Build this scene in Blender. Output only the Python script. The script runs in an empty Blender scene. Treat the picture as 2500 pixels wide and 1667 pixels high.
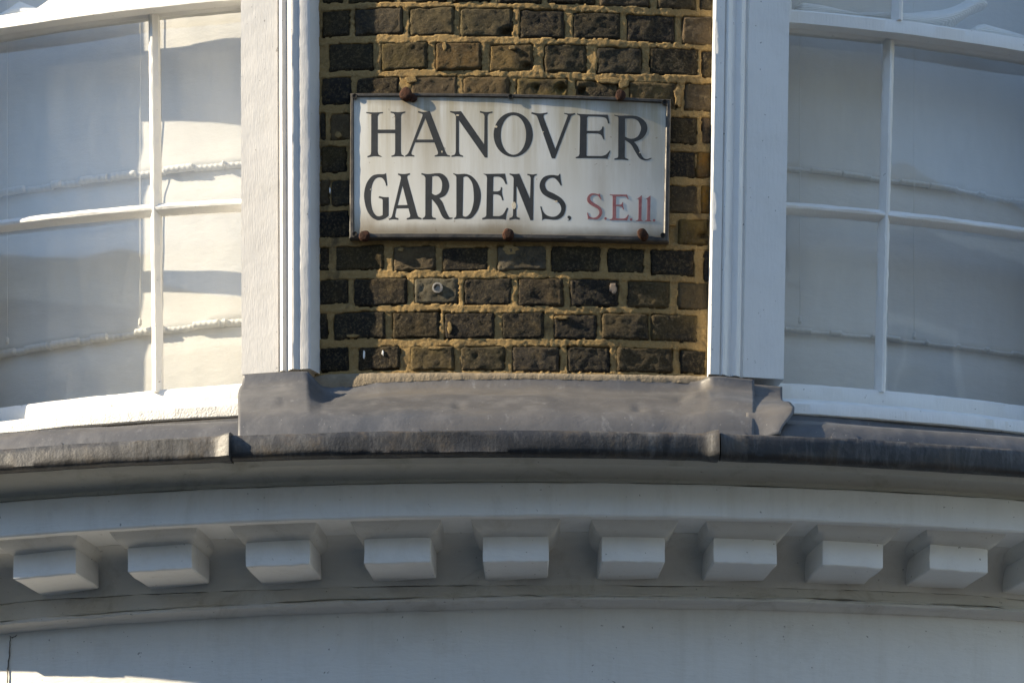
import bpy, math, random
import numpy as np
from mathutils import Vector, noise as mnoise
from mathutils.geometry import tessellate_polygon

random.seed(11)
SC = bpy.context.scene
COL = SC.collection
R_ = math.radians

# ------------------------------------------------------------------ camera
CAM_Z = 1.6
FPX = 10000.0                      # focal length in photograph pixels
CX, CY, HOR = 1250.0, 833.5, 4080.0  # picture centre, horizon row (view camera with rising front)
cam_d = bpy.data.cameras.new('camera')
cam = bpy.data.objects.new('camera', cam_d); COL.objects.link(cam)
cam.location = (0, 0, CAM_Z); cam.rotation_euler = (R_(90), 0, 0)
cam_d.sensor_fit = 'HORIZONTAL'; cam_d.sensor_width = 36.0
cam_d.lens = 36.0 * FPX / 2500.0
cam_d.shift_y = (HOR - CY) / 2500.0
cam_d.clip_start = 0.1; cam_d.clip_end = 1000
SC.camera = cam

# ------------------------------------------------------------------ sky, sun, exposure
SUN_AZ, SUN_EL = 83.2, 28.0        # degrees left of the facade's outward normal, elevation
w = bpy.data.worlds.new('World'); SC.world = w; w.use_nodes = True
nt = w.node_tree
bg = nt.nodes['Background']
sky = nt.nodes.new('ShaderNodeTexSky'); sky.sky_type = 'NISHITA'; sky.sun_disc = False
sky.sun_elevation = R_(SUN_EL); sky.sun_rotation = R_(180 + SUN_AZ)
sky.air_density = 1.0; sky.dust_density = 0.0; sky.ozone_density = 0.45
nt.links.new(sky.outputs[0], bg.inputs[0]); bg.inputs[1].default_value = 0.13
sun_d = bpy.data.lights.new('sun', 'SUN'); sun_d.energy = 5.0; sun_d.angle = R_(0.5); sun_d.color = (1.0, 0.85, 0.62)
sun = bpy.data.objects.new('sun', sun_d); COL.objects.link(sun)
to_sun = Vector((-math.sin(R_(SUN_AZ)) * math.cos(R_(SUN_EL)), -math.cos(R_(SUN_AZ)) * math.cos(R_(SUN_EL)), math.sin(R_(SUN_EL))))
sun.rotation_euler = to_sun.to_track_quat('Z', 'Y').to_euler(); sun.location = to_sun * 40
SC.view_settings.view_transform = 'Standard'; SC.view_settings.look = 'None'
SC.view_settings.exposure = 1.38; SC.view_settings.gamma = 1.0
SC.render.engine = 'CYCLES'

# ------------------------------------------------------------------ plan of the bowed front: a cylinder
XA, RW = 0.05, 3.4
YA = 10.0 + RW
def hit(px, py, r):
    """point of the photograph -> (angle, height) on the bow at offset r from the brick face"""
    dx, dz = (px - CX) / FPX, (HOR - py) / FPX
    a = dx * dx + 1; b = -2 * (dx * XA + YA); c = XA * XA + YA * YA - (RW + r) ** 2
    t = (-b - math.sqrt(max(0, b * b - 4 * a * c))) / (2 * a)
    return math.atan2(t * dx - XA, YA - t), t * dz + CAM_Z
def P(th, r, z):
    return (XA + (RW + r) * math.sin(th), YA - (RW + r) * math.cos(th), z)
def nz(x, y, z=0.0):
    return mnoise.noise(Vector((x, y, z)))
def line(pts, r, deg):
    h = [hit(x, y, r) for x, y in pts]
    c = np.polyfit([a for a, b in h], [b for a, b in h], deg)
    lo, hi = min(a for a, b in h) - .03, max(a for a, b in h) + .03
    return lambda t: float(np.polyval(c, min(max(t, lo), hi)))

# ------------------------------------------------------------------ material helpers
class NT:
    def __init__(s, name):
        s.m = bpy.data.materials.new(name); s.m.use_nodes = True
        s.t = s.m.node_tree; s.b = s.t.nodes['Principled BSDF']; s.out = s.t.nodes['Material Output']
        s.geo = s.t.nodes.new('ShaderNodeTexCoord')
    def n(s, kind, **kw):
        o = s.t.nodes.new(kind)
        for k, v in kw.items(): setattr(o, k, v)
        return o
    def l(s, a, b): s.t.links.new(a, b)
    def coords(s, sc=(1, 1, 1), rnd=False):
        mp = s.n('ShaderNodeMapping'); mp.inputs['Scale'].default_value = sc
        s.l(s.geo.outputs['Object'], mp.inputs[0])
        if rnd:
            oi = s.n('ShaderNodeObjectInfo'); mu = s.n('ShaderNodeMath', operation='MULTIPLY'); mu.inputs[1].default_value = 37.0
            s.l(oi.outputs['Random'], mu.inputs[0]); s.l(mu.outputs[0], mp.inputs['Location'])
        return mp.outputs[0]
    def noise(s, scale, detail=4, rough=.6, sc=(1, 1, 1), rnd=False, dist=0.0):
        o = s.n('ShaderNodeTexNoise'); o.inputs['Scale'].default_value = scale; o.inputs['Detail'].default_value = detail
        o.inputs['Roughness'].default_value = rough; o.inputs['Distortion'].default_value = dist
        s.l(s.coords(sc, rnd), o.inputs['Vector']); return o.outputs['Fac']
    def ramp(s, f, stops):
        o = s.n('ShaderNodeValToRGB'); s.l(f, o.inputs[0]); e = o.color_ramp.elements
        while len(e) < len(stops): e.new(.5)
        for q, (p, c) in zip(e, stops):
            q.position = p; q.color = (*c, 1) if not isinstance(c, (int, float)) else (c, c, c, 1)
        return o.outputs[0]
    def mix(s, f, a, b, mode='MIX'):
        o = s.n('ShaderNodeMix', data_type='RGBA', blend_type=mode)
        for i, v in ((0, f), (6, a), (7, b)):
            if isinstance(v, (int, float)): o.inputs[i].default_value = v
            elif isinstance(v, tuple): o.inputs[i].default_value = (*v, 1)
            else: s.l(v, o.inputs[i])
        return o.outputs[2]
    def math(s, op, a, b=None):
        o = s.n('ShaderNodeMath', operation=op)
        for i, v in ((0, a), (1, b)):
            if v is None: continue
            if isinstance(v, (int, float)): o.inputs[i].default_value = v
            else: s.l(v, o.inputs[i])
        return o.outputs[0]
    def bump(s, pairs):
        prev = None
        for h, d, st in pairs:
            o = s.n('ShaderNodeBump'); o.inputs['Distance'].default_value = d; o.inputs['Strength'].default_value = st
            s.l(h, o.inputs['Height'])
            if prev: s.l(prev, o.inputs['Normal'])
            prev = o.outputs[0]
        s.l(prev, s.b.inputs['Normal'])
    def fin(s, col, rough=.6, spec=.4):
        if isinstance(col, tuple): s.b.inputs['Base Color'].default_value = (*col, 1)
        else: s.l(col, s.b.inputs['Base Color'])
        if isinstance(rough, (int, float)): s.b.inputs['Roughness'].default_value = rough
        else: s.l(rough, s.b.inputs['Roughness'])
        s.b.inputs['Specular IOR Level'].default_value = spec
        return s.m

def paint(name, base, grain=(1, 1, .12), gscale=160, gd=.0012, gst=.6, dirt=.25, dirtcol=(.36, .33, .26), chip=.0, rough=.45, streak=0):
    k = NT(name)
    mott = k.noise(5, 5, .65); fine = k.noise(60, 4, .6)
    c = k.mix(k.ramp(mott, [(.35, 0.0), (.75, 1.0)]), base, tuple(v * .93 for v in base))
    c = k.mix(k.math('MULTIPLY', k.ramp(k.noise(9, 8, .72, dist=.6), [(.52, 0.0), (.78, 1.0)]), dirt), c, dirtcol)
    c = k.mix(k.math('MULTIPLY', k.ramp(fine, [(.66, 0.0), (.74, 1.0)]), .25), c, tuple(v * .8 for v in base))
    speck = k.ramp(k.noise(95, 2, .5), [(.735, 0.0), (.75, 1.0)])
    c = k.mix(k.math('MULTIPLY', speck, .6), c, (.12, .11, .09))
    if streak:
        c = k.mix(k.math('MULTIPLY', k.ramp(k.noise(15, 6, .7, sc=(1, 1, .05)), [(.50, 0.0), (.72, 1.0)]), streak), c, dirtcol)
        c = k.mix(k.math('MULTIPLY', k.ramp(k.noise(1.7, 5, .6), [(.45, 0.0), (.62, 1.0)]), streak * .8), c, tuple(v * .86 for v in base))
    if chip:
        c = k.mix(k.ramp(k.noise(14, 9, .75, dist=1.0), [(1 - chip, 0.0), (1 - chip + .01, 1.0)]), c, (.25, .21, .16))
    k.bump([(k.noise(gscale, 3, .6, sc=grain), gd, gst), (k.noise(22, 5, .6), .004, .35), (k.noise(3.5, 3, .5), .02, .25)])
    return k.fin(c, rough, .4)

M = {}
M['frame'] = paint('white_gloss_paint', (.77, .765, .74), dirt=.12)
M['frame_rough'] = paint('cracked_white_paint', (.64, .625, .60), grain=(1, 1, .10), gscale=420, gd=.0010, gst=.45, dirt=.22, chip=.17)
M['sill'] = paint('pebbled_white_paint', (.66, .645, .61), grain=(1, 1, 1), gscale=190, gd=.003, gst=.8, dirt=.08)
M['cornice'] = paint('cornice_paint', (.78, .78, .755), grain=(.15, .15, 1), gscale=120, gd=.0020, gst=.6, dirt=.28, rough=.6, streak=.15)
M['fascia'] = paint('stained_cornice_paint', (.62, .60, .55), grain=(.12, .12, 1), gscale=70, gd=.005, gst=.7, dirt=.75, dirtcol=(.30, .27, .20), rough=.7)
M['dentil'] = paint('thick_white_masonry_paint', (.83, .83, .81), grain=(.3, .3, 1), gscale=90, gd=.002, gst=.6, dirt=.25, rough=.55)
M['bead'] = paint('flaking_bead_paint', (.70, .69, .66), grain=(.12, .12, 1), gscale=80, gd=.004, gst=.7, dirt=.6, dirtcol=(.34, .31, .24), rough=.65)
M['cap'] = paint('soiled_shade_soffit_paint', (.66, .65, .61), grain=(.2, .2, 1), gscale=80, gd=.003, gst=.6, dirt=.5, dirtcol=(.36, .33, .26), rough=.65)  # dirt plus the shade under the corona, both put into the colour
M['crown'] = paint('grimy_shade_crown_paint', (.46, .45, .40), grain=(.12, .12, 1), gscale=70, gd=.003, gst=.6, dirt=.7, dirtcol=(.20, .19, .13), rough=.75)  # grime, with shade below the lead edge painted into the dark base
M['frieze'] = paint('stucco_paint', (.76, .76, .735), grain=(.25, .25, 1), gscale=120, gd=.0022, gst=.6, dirt=.22, rough=.65, streak=.15)

def brick_mat():
    k = NT('sooty_stock_brick')
    oi = k.n('ShaderNodeObjectInfo')
    base = oi.outputs['Color']
    n1 = k.noise(26, 7, .7, rnd=True); n2 = k.noise(11, 5, .6, rnd=True); n3 = k.noise(150, 5, .75, rnd=True)
    c = k.mix(k.ramp(n2, [(.40, 0.0), (.66, .9)]), base, (.020, .018, .016))
    c = k.mix(k.math('MULTIPLY', k.ramp(n1, [(.52, 0.0), (.72, 1.0)]), .75), c, (.14, .098, .043))
    c = k.mix(k.math('MULTIPLY', k.ramp(n3, [(.50, 0.0), (.64, 1.0)]), .62), c, (.20, .15, .078))
    c = k.mix(k.ramp(k.noise(45, 6, .75, rnd=True, dist=.8), [(.66, 0.0), (.71, .85)]), c, (.27, .18, .066))
    c = k.mix(k.ramp(k.noise(38, 5, .75, rnd=True, dist=1.2), [(.735, 0.0), (.75, .8)]), c, (.46, .43, .38))
    k.bump([(k.noise(240, 5, .8, rnd=True), .008, 1.0), (k.noise(70, 6, .75, rnd=True), .012, .8)])
    return k.fin(c, .88, .25)
M['brick'] = brick_mat()
def mortar_mat():
    k = NT('ochre_sand_mortar')
    c = k.mix(k.noise(9, 4, .6), (.40, .268, .112), (.31, .208, .088))
    c = k.mix(k.math('MULTIPLY', k.ramp(k.noise(220, 3, .6), [(.45, 0.0), (.7, 1.0)]), .45), c, (.48, .36, .18))
    c = k.mix(k.ramp(k.noise(13, 7, .72, dist=.5), [(.53, 0.0), (.72, .85)]), c, (.085, .066, .042))
    k.bump([(k.noise(300, 4, .75), .005, 1.0), (k.noise(70, 5, .7), .008, .7)])
    return k.fin(c, .95, .15)
M['mortar'] = mortar_mat()
def lead_mat(name, a, b, dust, streak):
    k = NT(name)
    st = k.noise(26, 6, .7, sc=(1, 1, .09)); big = k.noise(5, 5, .6, dist=.4)
    c = k.mix(k.ramp(big, [(.35, 0.0), (.65, 1.0)]), a, b)
    c = k.mix(k.math('MULTIPLY', k.ramp(st, [(.45, 0.0), (.7, 1.0)]), streak), c, tuple(v * 1.9 for v in b))
    c = k.mix(k.ramp(k.noise(8, 6, .7, sc=(1, 1, .5)), [(.5, 0.0), (.72, .7)]), c, dust)
    c = k.mix(k.math('MULTIPLY', k.ramp(k.noise(34, 6, .75, sc=(1, 1, .25)), [(.56, 0.0), (.70, 1.0)]), streak), c, tuple(v * .35 for v in a))
    c = k.mix(k.ramp(k.noise(150, 2, .5), [(.735, 0.0), (.75, .55)]), c, (.55, .54, .50))
    k.bump([(k.noise(130, 4, .6), .0010, .35), (k.noise(8, 3, .5), .006, .25)])
    return k.fin(c, k.ramp(big, [(.3, .42), (.7, .58)]), .5)
def sheet_mat():
    k = NT('weathered_lead_sheet')
    big = k.noise(2.6, 4, .55, sc=(.6, .6, 1.6)); st = k.noise(16, 6, .7, sc=(1, 1, .07))
    c = k.mix(k.ramp(big, [(.36, 0.0), (.64, 1.0)]), (.058, .060, .066), (.088, .084, .082))
    c = k.mix(k.ramp(st, [(.46, 0.0), (.70, .75)]), c, (.125, .122, .122))
    c = k.mix(k.ramp(k.noise(4, 5, .6, sc=(.5, .5, 2.2)), [(.50, 0.0), (.70, .6)]), c, (.112, .099, .084))
    c = k.mix(k.ramp(k.noise(40, 6, .75, sc=(1, 1, .3)), [(.58, 0.0), (.72, .5)]), c, (.040, .040, .042))
    c = k.mix(k.ramp(k.noise(150, 2, .5), [(.735, 0.0), (.75, .5)]), c, (.40, .39, .36))
    c = k.mix(k.ramp(k.noise(30, 6, .75, sc=(1, 1, .05)), [(.60, 0.0), (.74, .6)]), c, (.22, .22, .22))
    k.bump([(k.noise(130, 4, .6), .0010, .3), (k.noise(14, 5, .6, dist=1.4), .004, .35), (k.noise(6, 3, .5, sc=(.6, .6, 1.4)), .005, .2)])
    return k.fin(c, k.ramp(big, [(.3, .40), (.7, .52)]), .5)
M['lead'] = sheet_mat()
def roll_mat():
    k = NT('streaked_dark_lead')
    st = k.noise(22, 7, .78, sc=(1, 1, .20), dist=.5); st2 = k.noise(48, 6, .75, sc=(1, 1, .16), dist=.4); big = k.noise(3, 5, .65)
    c = k.mix(k.ramp(big, [(.40, 0.0), (.62, 1.0)]), (.017, .018, .021), (.044, .042, .041))
    c = k.mix(k.ramp(k.math('MULTIPLY', st, k.ramp(big, [(.3, .8), (.65, 1.1)])), [(.48, 0.0), (.66, .8)]), c, (.11, .109, .108))
    c = k.mix(k.ramp(st2, [(.55, 0.0), (.68, .8)]), c, (.012, .012, .013))
    c = k.mix(k.ramp(k.noise(12, 7, .75), [(.52, 0.0), (.70, .7)]), c, (.085, .064, .042))
    k.bump([(k.noise(90, 4, .65), .0022, .5), (k.noise(12, 4, .55), .006, .3)])
    return k.fin(c, .5, .45)
M['roll'] = roll_mat()

def glass_mat():
    k = NT('old_window_glass'); t = k.t
    t.nodes.remove(k.b)
    tr = k.n('ShaderNodeBsdfTransparent'); tr.inputs[0].default_value = (.985, .985, .98, 1)
    gl = k.n('ShaderNodeBsdfGlossy'); gl.inputs['Roughness'].default_value = .015
    gm = k.n('ShaderNodeNewGeometry'); dt = k.n('ShaderNodeVectorMath', operation='DOT_PRODUCT')
    k.l(gm.outputs['Normal'], dt.inputs[0]); k.l(gm.outputs['Incoming'], dt.inputs[1])
    sch = k.math('POWER', k.math('SUBTRACT', 1.0, k.math('ABSOLUTE', dt.outputs['Value'])), 5.0)
    frf = k.math('ADD', k.math('MULTIPLY', sch, .955), .045)      # Schlick, the same from both sides of the thin pane
    bp = k.n('ShaderNodeBump'); bp.inputs['Distance'].default_value = .02; bp.inputs['Strength'].default_value = .045
    k.l(k.noise(3.2, 2, .4, sc=(1, 1, .6)), bp.inputs['Height']); k.l(bp.outputs[0], gl.inputs['Normal'])
    df = k.n('ShaderNodeBsdfDiffuse'); df.inputs[0].default_value = (.6, .6, .58, 1)
    mx = k.n('ShaderNodeMixShader'); k.l(frf, mx.inputs[0]); k.l(tr.outputs[0], mx.inputs[1]); k.l(gl.outputs[0], mx.inputs[2])
    m2 = k.n('ShaderNodeMixShader'); k.l(k.ramp(k.noise(4, 8, .75, sc=(1, 1, .35)), [(.45, 0.01), (.8, .07)]), m2.inputs[0])
    k.l(mx.outputs[0], m2.inputs[1]); k.l(df.outputs[0], m2.inputs[2])
    k.l(m2.outputs[0], k.out.inputs[0]); return k.m
M['glass'] = glass_mat()
def cloth_mat():
    k = NT('white_blind_cotton')
    c = k.mix(k.noise(4, 5, .6), (.70, .70, .685), (.66, .66, .645))
    c = k.mix(k.ramp(k.noise(2.2, 6, .65, dist=.4), [(.62, 0.0), (.80, .35)]), c, (.56, .53, .40))
    k.bump([(k.noise(14, 4, .6, sc=(1, 1, 2)), .006, .35), (k.noise(500, 2, .5), .0006, .3)])
    return k.fin(c, .9, .1)
M['cloth'] = cloth_mat()
def knit_mat():
    k = NT('ribbed_white_knit')
    wv = k.n('ShaderNodeTexWave', wave_type='BANDS', bands_direction='Z'); wv.inputs['Scale'].default_value = 75; wv.inputs['Distortion'].default_value = 2.5
    k.l(k.coords(), wv.inputs['Vector'])
    k.bump([(wv.outputs['Fac'], .0015, .6)])
    return k.fin((.84, .84, .82), .95, .05)
M['knit'] = knit_mat()
def enamel_mat():
    k = NT('stained_white_enamel')
    gx = k.n('ShaderNodeSeparateXYZ'); k.l(k.geo.outputs['UV'], gx.inputs[0])
    u, v = gx.outputs[0], gx.outputs[1]
    drip = k.ramp(k.noise(16, 5, .7, sc=(1, 1, .07)), [(.40, 0.0), (.60, 1.0)])
    topm = k.ramp(v, [(.25, 0.1), (1.0, 1.0)])
    c = k.mix(k.math('MULTIPLY', k.math('MULTIPLY', drip, topm), .75), (.66, .655, .61), (.34, .28, .15))
    edge = k.ramp(k.math('ADD', v, k.math('MULTIPLY', k.noise(12, 4, .6), .085)), [(.05, 1.0), (.12, 0.0)])
    c = k.mix(k.math('MULTIPLY', edge, .8), c, (.16, .14, .10))
    edge2 = k.ramp(k.math('SUBTRACT', v, k.math('MULTIPLY', k.noise(22, 4, .7), .06)), [(.90, 0.0), (.985, 1.0)])
    c = k.mix(k.math('MULTIPLY', edge2, .7), c, (.13, .11, .08))
    c = k.mix(k.ramp(k.noise(7, 5, .7, sc=(1, 1, .2)), [(.55, 0.0), (.75, .4)]), c, (.42, .42, .37))
    for u0, v0, su, sv, am in ((.172, .97, 22, 3.2, .75), (.245, .96, 26, 2.2, .45), (.858, .97, 20, 3.0, .75), (.93, .90, 16, 1.6, .45), (.79, .42, 30, 1.4, .35), (.50, .06, 14, 9, .6), (.03, .06, 16, 9, .6), (.95, .06, 14, 8, .6), (.40, .03, 5, 14, .5), (.15, .03, 6, 14, .5)):
        du = k.math('MULTIPLY', k.math('SUBTRACT', u, u0), su); dv = k.math('MULTIPLY', k.math('SUBTRACT', v, v0), sv)
        q = k.math('ADD', k.math('MULTIPLY', du, du), k.math('MULTIPLY', dv, dv))
        q = k.math('MULTIPLY', k.math('POWER', 2.718, k.math('MULTIPLY', q, -1.0)), k.math('MULTIPLY', k.noise(26, 5, .7, sc=(1, 1, .25)), am * 1.6))
        c = k.mix(q, c, (.20, .145, .07))
    c = k.mix(k.ramp(k.noise(75, 2, .5), [(.74, 0.0), (.75, .6)]), c, (.20, .15, .10))
    k.bump([(k.noise(10, 3, .5), .0015, .2)])
    return k.fin(c, .34, .5)
M['enamel'] = enamel_mat()
def plain(name, a, b, scale=30, rough=.6, bd=.002, spec=.4):
    k = NT(name)
    c = k.mix(k.ramp(k.noise(scale, 5, .65), [(.35, 0.0), (.65, 1.0)]), a, b)
    k.bump([(k.noise(scale * 4, 4, .6), bd, .6)])
    return k.fin(c, rough, spec)
M['rim'] = plain('grimy_black_iron', (.028, .027, .026), (.075, .066, .055), 22, .5)
M['ink'] = plain('charcoal_enamel', (.030, .030, .029), (.042, .042, .040), 40, .42, .0006)
M['red'] = plain('faded_red_enamel', (.25, .075, .078), (.31, .13, .125), 90, .5, .001)
M['rust'] = plain('flaking_rust', (.016, .010, .008), (.075, .032, .019), 70, .9, .006, .2)
M['hole'] = plain('screw_hole_black', (.006, .006, .006), (.012, .011, .01), 30, .9)
M['chipm'] = plain('bare_chip', (.55, .47, .33), (.62, .56, .44), 200, .8)
M['asphalt'] = plain('asphalt', (.045, .045, .047), (.065, .064, .062), 4, .9)
M['paving'] = plain('concrete_paving', (.11, .108, .103), (.14, .136, .13), 3, .9)
M['room'] = plain('room_plaster', (.30, .29, .27), (.33, .32, .30), 3, .9)
M['far_brick'] = plain('london_stock_far', (.24, .21, .17), (.30, .26, .21), 2, .9)
M['far_roof'] = plain('slate_far', (.09, .095, .105), (.12, .12, .13), 3, .8)
M['far_white'] = plain('stucco_far', (.62, .61, .58), (.68, .67, .63), 3, .8)
M['far_glass'] = plain('glass_far', (.03, .035, .04), (.04, .045, .05), 3, .1)
M['far_door'] = plain('door_far', (.03, .05, .09), (.035, .06, .10), 6, .4)

# ------------------------------------------------------------------ object helpers
def empty(name, label=None, cat=None, group=None, loc=(0, 0, 0)):
    o = bpy.data.objects.new(name, None); COL.objects.link(o); o.empty_display_size = .1; o.location = loc
    tag(o, label, cat, group); return o
def tag(o, label=None, cat=None, group=None, kind=None):
    for k_, v in (('label', label), ('category', cat), ('group', group), ('kind', kind)):
        if v: o[k_] = v
    return o
def mesh(name, verts, faces, mat, parent=None, smooth=False, uvs=None):
    me = bpy.data.meshes.new(name); me.from_pydata(verts, [], faces); me.update()
    if smooth:
        for p in me.polygons: p.use_smooth = True
    if uvs is not None:
        ul = me.uv_layers.new(name='UVMap')
        for lp in me.loops: ul.data[lp.index].uv = uvs[lp.vertex_index]
    me.materials.append(M[mat])
    o = bpy.data.objects.new(name, me); COL.objects.link(o)
    if parent: o.parent = parent; o.matrix_parent_inverse = parent.matrix_world.inverted()
    return o
def strip(name, ring, n, mat, parent=None, smooth=False, closed=True, caps=True, autos=None):
    """ring(i) -> list of 3-D points of station i; joined station to station"""
    V, F = [], []
    m = None
    for i in range(n + 1):
        r = ring(i); m = len(r); V += r
    for i in range(n):
        for j in range(m if closed else m - 1):
            a, b = i * m + j, i * m + (j + 1) % m
            F.append((a, b, b + m, a + m))
    if closed and caps:
        F.append(tuple(range(m))[::-1]); F.append(tuple(range(n * m, n * m + m)))
    o = mesh(name, V, F, mat, parent, smooth)
    if autos: autosmooth(o, autos)
    return o
def autosmooth(o, deg):
    me = o.data
    for p in me.polygons: p.use_smooth = True
    me.set_sharp_from_angle(angle=R_(deg))
def hbar(name, prof, t0, t1, n, zf, mat, parent=None, wob=.0008, wf=9, smooth=None, seed=0):
    """profile [(r, dz)] swept round the bow; zf(th, k) gives the base height of profile point k"""
    def ring(i):
        th = t0 + (t1 - t0) * i / n
        out = []
        for k_, (r, dz) in enumerate(prof):
            e = wob * nz(th * RW * wf + seed, k_ * 1.7, seed) + wob * .6 * nz(th * RW * wf * 5, k_ * 3.1, seed + 5)
            out.append(P(th, r + e, zf(th, k_) + dz + e))
        return out
    return strip(name, ring, n, mat, parent, autos=smooth or 35)
def vbar(name, th, prof, z0, z1, n, mat, parent=None, wob=.0008, smooth=None, seed=0):
    """profile [(ds, r)] run up the wall along the base line th(z)"""
    def ring(i):
        z = z0 + (z1 - z0) * i / n
        out = []
        for k_, (ds, r) in enumerate(prof):
            e = wob * nz(z * 8, k_ * 1.9, seed) + wob * .8 * nz(z * 45, k_ * 2.3, seed + 3)
            out.append(P(th(z) + (ds + e) / RW, r + e, z))
        return out
    return strip(name, ring, n, mat, parent, autos=smooth or 35)
def upline(xt, yt, xb, yb, r):
    a, b = hit(xt, yt, r), hit(xb, yb, r)
    return lambda z: b[0] + (a[0] - b[0]) * (z - b[1]) / (a[1] - b[1])
def box(name, x0, x1, y0, y1, z0, z1, mat, parent=None):
    V = [(x, y, z) for z in (z0, z1) for y in (y0, y1) for x in (x0, x1)]
    F = [(0, 2, 3, 1), (4, 5, 7, 6), (0, 1, 5, 4), (2, 6, 7, 3), (0, 4, 6, 2), (1, 3, 7, 5)]
    return mesh(name, V, F, mat, parent)

# ------------------------------------------------------------------ measured lines of the bow (a little out of level, as built)
G_TOP = [(0, 1100), (279, 1083), (558, 1063), (768, 1060), (1125, 1056), (1200, 1055), (1676, 1058), (2000, 1072), (2217, 1084), (2500, 1101)]
G_BOT = [(0, 1159), (279, 1139), (510, 1123), (768, 1123), (1125, 1121), (1200, 1121), (1676, 1119), (2000, 1132), (2217, 1149), (2500, 1166)]
C_TOP = [(0, 1225), (408, 1196), (800, 1184), (1183, 1177), (1700, 1181), (2040, 1192), (2500, 1221)]
C_BOT = [(0, 1310), (204, 1301), (476, 1281), (782, 1269), (1183, 1260), (1700, 1263), (2040, 1276), (2244, 1286), (2500, 1300)]
D_BOT = [(108, 1405), (390, 1395), (678, 1383), (970, 1372), (1260, 1370), (1546, 1373), (1819, 1376), (2082, 1383), (2340, 1395)]
F_LIN = [(0, 1539), (272, 1527), (510, 1510), (800, 1493), (1183, 1483), (1700, 1482), (2040, 1488), (2244, 1500), (2500, 1517)]
zGT, zGB = line(G_TOP, .375, 2), line(G_BOT, .375, 2)
zCT, zCB = line(C_TOP, .262, 2), line(C_BOT, .262, 2)
zDB, zFL = line(D_BOT, .19, 2), line(F_LIN, .0, 2)

# ================================================================== large structure
TH0, TH1 = -.62, .62
g = mesh('ground', [(-150, -150, 0), (150, -150, 0), (150, 150, 0), (-150, 150, 0)], [(0, 1, 2, 3)], 'asphalt'); tag(g, kind='structure')
pv = box('pavement', -40, 40, 7.6, 30, 0.004, .13, 'paving'); tag(pv, kind='structure')
pv2 = box('pavement', -60, 60, -9.0, -2.6, 0.004, .13, 'paving'); tag(pv2, kind='structure')

# rendered ground-floor wall below the cornice
fr = hbar('rendered_wall', [(0, 0), (0, -.35), (0, -3.0), (0, -3.9), (-.45, -3.9), (-.45, .12), (-.02, .12), (-.02, .004), (0, .0)],
          TH0, TH1, 120, lambda t, k_: zFL(t), 'frieze', wob=.0015, wf=3)
tag(fr, 'smooth white stucco wall below the dentil cornice', 'wall')

# room behind the windows: back wall and ceiling keep the daylight out
rm = empty('room_enclosure'); tag(rm, kind='structure')
strip('back_wall', lambda i: [P(TH0 + (TH1 - TH0) * i / 40, r, z) for r, z in ((-.62, 3.9), (-.62, 7.0), (-.70, 7.0), (-.70, 3.9))], 40, 'room', rm)
strip('ceiling', lambda i: [P(TH0 + (TH1 - TH0) * i / 40, r, z) for r, z in ((-.62, 6.6), (-.01, 6.6), (-.01, 7.0), (-.62, 7.0))], 40, 'room', rm)
strip('floor', lambda i: [P(TH0 + (TH1 - TH0) * i / 40, r, z) for r, z in ((-.62, 4.5), (-.03, 4.5), (-.03, 4.62), (-.62, 4.62))], 40, 'room', rm)
for s_ in (-1, 1):
    strip('side_wall', lambda i: [P(s_ * (.60 + .02 * i), r, z) for r, z in ((-.62, 4.5), (-.02, 4.5), (-.02, 7.0), (-.62, 7.0))], 1, 'room', rm)
    ws = strip('side_wall', lambda i: [P(s_ * (.50 + .12 * i / 8), r, z) for r, z in ((-.30, 4.6), (-.002, 4.6), (-.002, 7.0), (-.30, 7.0))], 8, 'far_brick')
    tag(ws, kind='structure')

# ------------------------------------------------------------------ cornice
cor = empty('cornice', 'white moulded cornice with a row of dentil blocks under the lead edge', 'cornice', loc=P(0, 0, 4.0))
bpy.context.view_layer.update()
def blend(zs):
    return lambda t, k_: zs[k_](t)
# crown moulding under the lead
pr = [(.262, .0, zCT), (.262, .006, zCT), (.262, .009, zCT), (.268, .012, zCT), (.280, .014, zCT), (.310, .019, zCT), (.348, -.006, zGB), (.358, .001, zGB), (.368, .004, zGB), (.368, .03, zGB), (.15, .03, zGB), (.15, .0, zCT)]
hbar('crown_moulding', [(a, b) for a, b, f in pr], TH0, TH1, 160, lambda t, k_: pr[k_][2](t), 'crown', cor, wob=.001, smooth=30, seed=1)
pc = [(.263, -.002, zCT), (.266, -.006, zCT), (.266, .004, zCB), (.263, 0, zCB), (.250, .0015, zCB), (.120, .002, zCB), (.085, -.003, zCB), (.058, -.016, zCB), (.040, -.034, zCB), (.031, -.058, zCB), (.028, -.012, zDB),
      (.030, -.020, zDB), (.030, .021, zFL), (.036, .018, zFL), (.038, .012, zFL), (.030, .008, zFL), (.022, .006, zFL), (.016, .001, zFL), (.006, -.001, zFL), (-.015, -.001, zFL), (-.015, -.002, zCT)]
ncor = 11
hbar('corona', [(a, b) for a, b, f in pc[:6]] + [(.110, .010), (.110, -.002)], TH0, TH1, 200,
     lambda t, k_: (pc[k_][2] if k_ < 6 else (zCB if k_ == 6 else zCT))(t), 'cornice', cor, wob=.0012, smooth=30, seed=2)
pv_ = [(.124, .0015, zCB)] + pc[6:11] + [(.0, -.012, zDB), (.0, .008, zCB), (.124, .008, zCB)]
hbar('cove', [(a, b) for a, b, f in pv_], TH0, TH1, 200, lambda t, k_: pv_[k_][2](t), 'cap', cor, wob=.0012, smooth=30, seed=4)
pb = [(.027, -.013, zDB), (.029, -.020, zDB), (.030, .024, zFL), (.036, .021, zFL), (.037, .019, zFL), (.012, .018, zFL), (-.015, .018, zFL), (-.015, -.013, zDB)]
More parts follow.
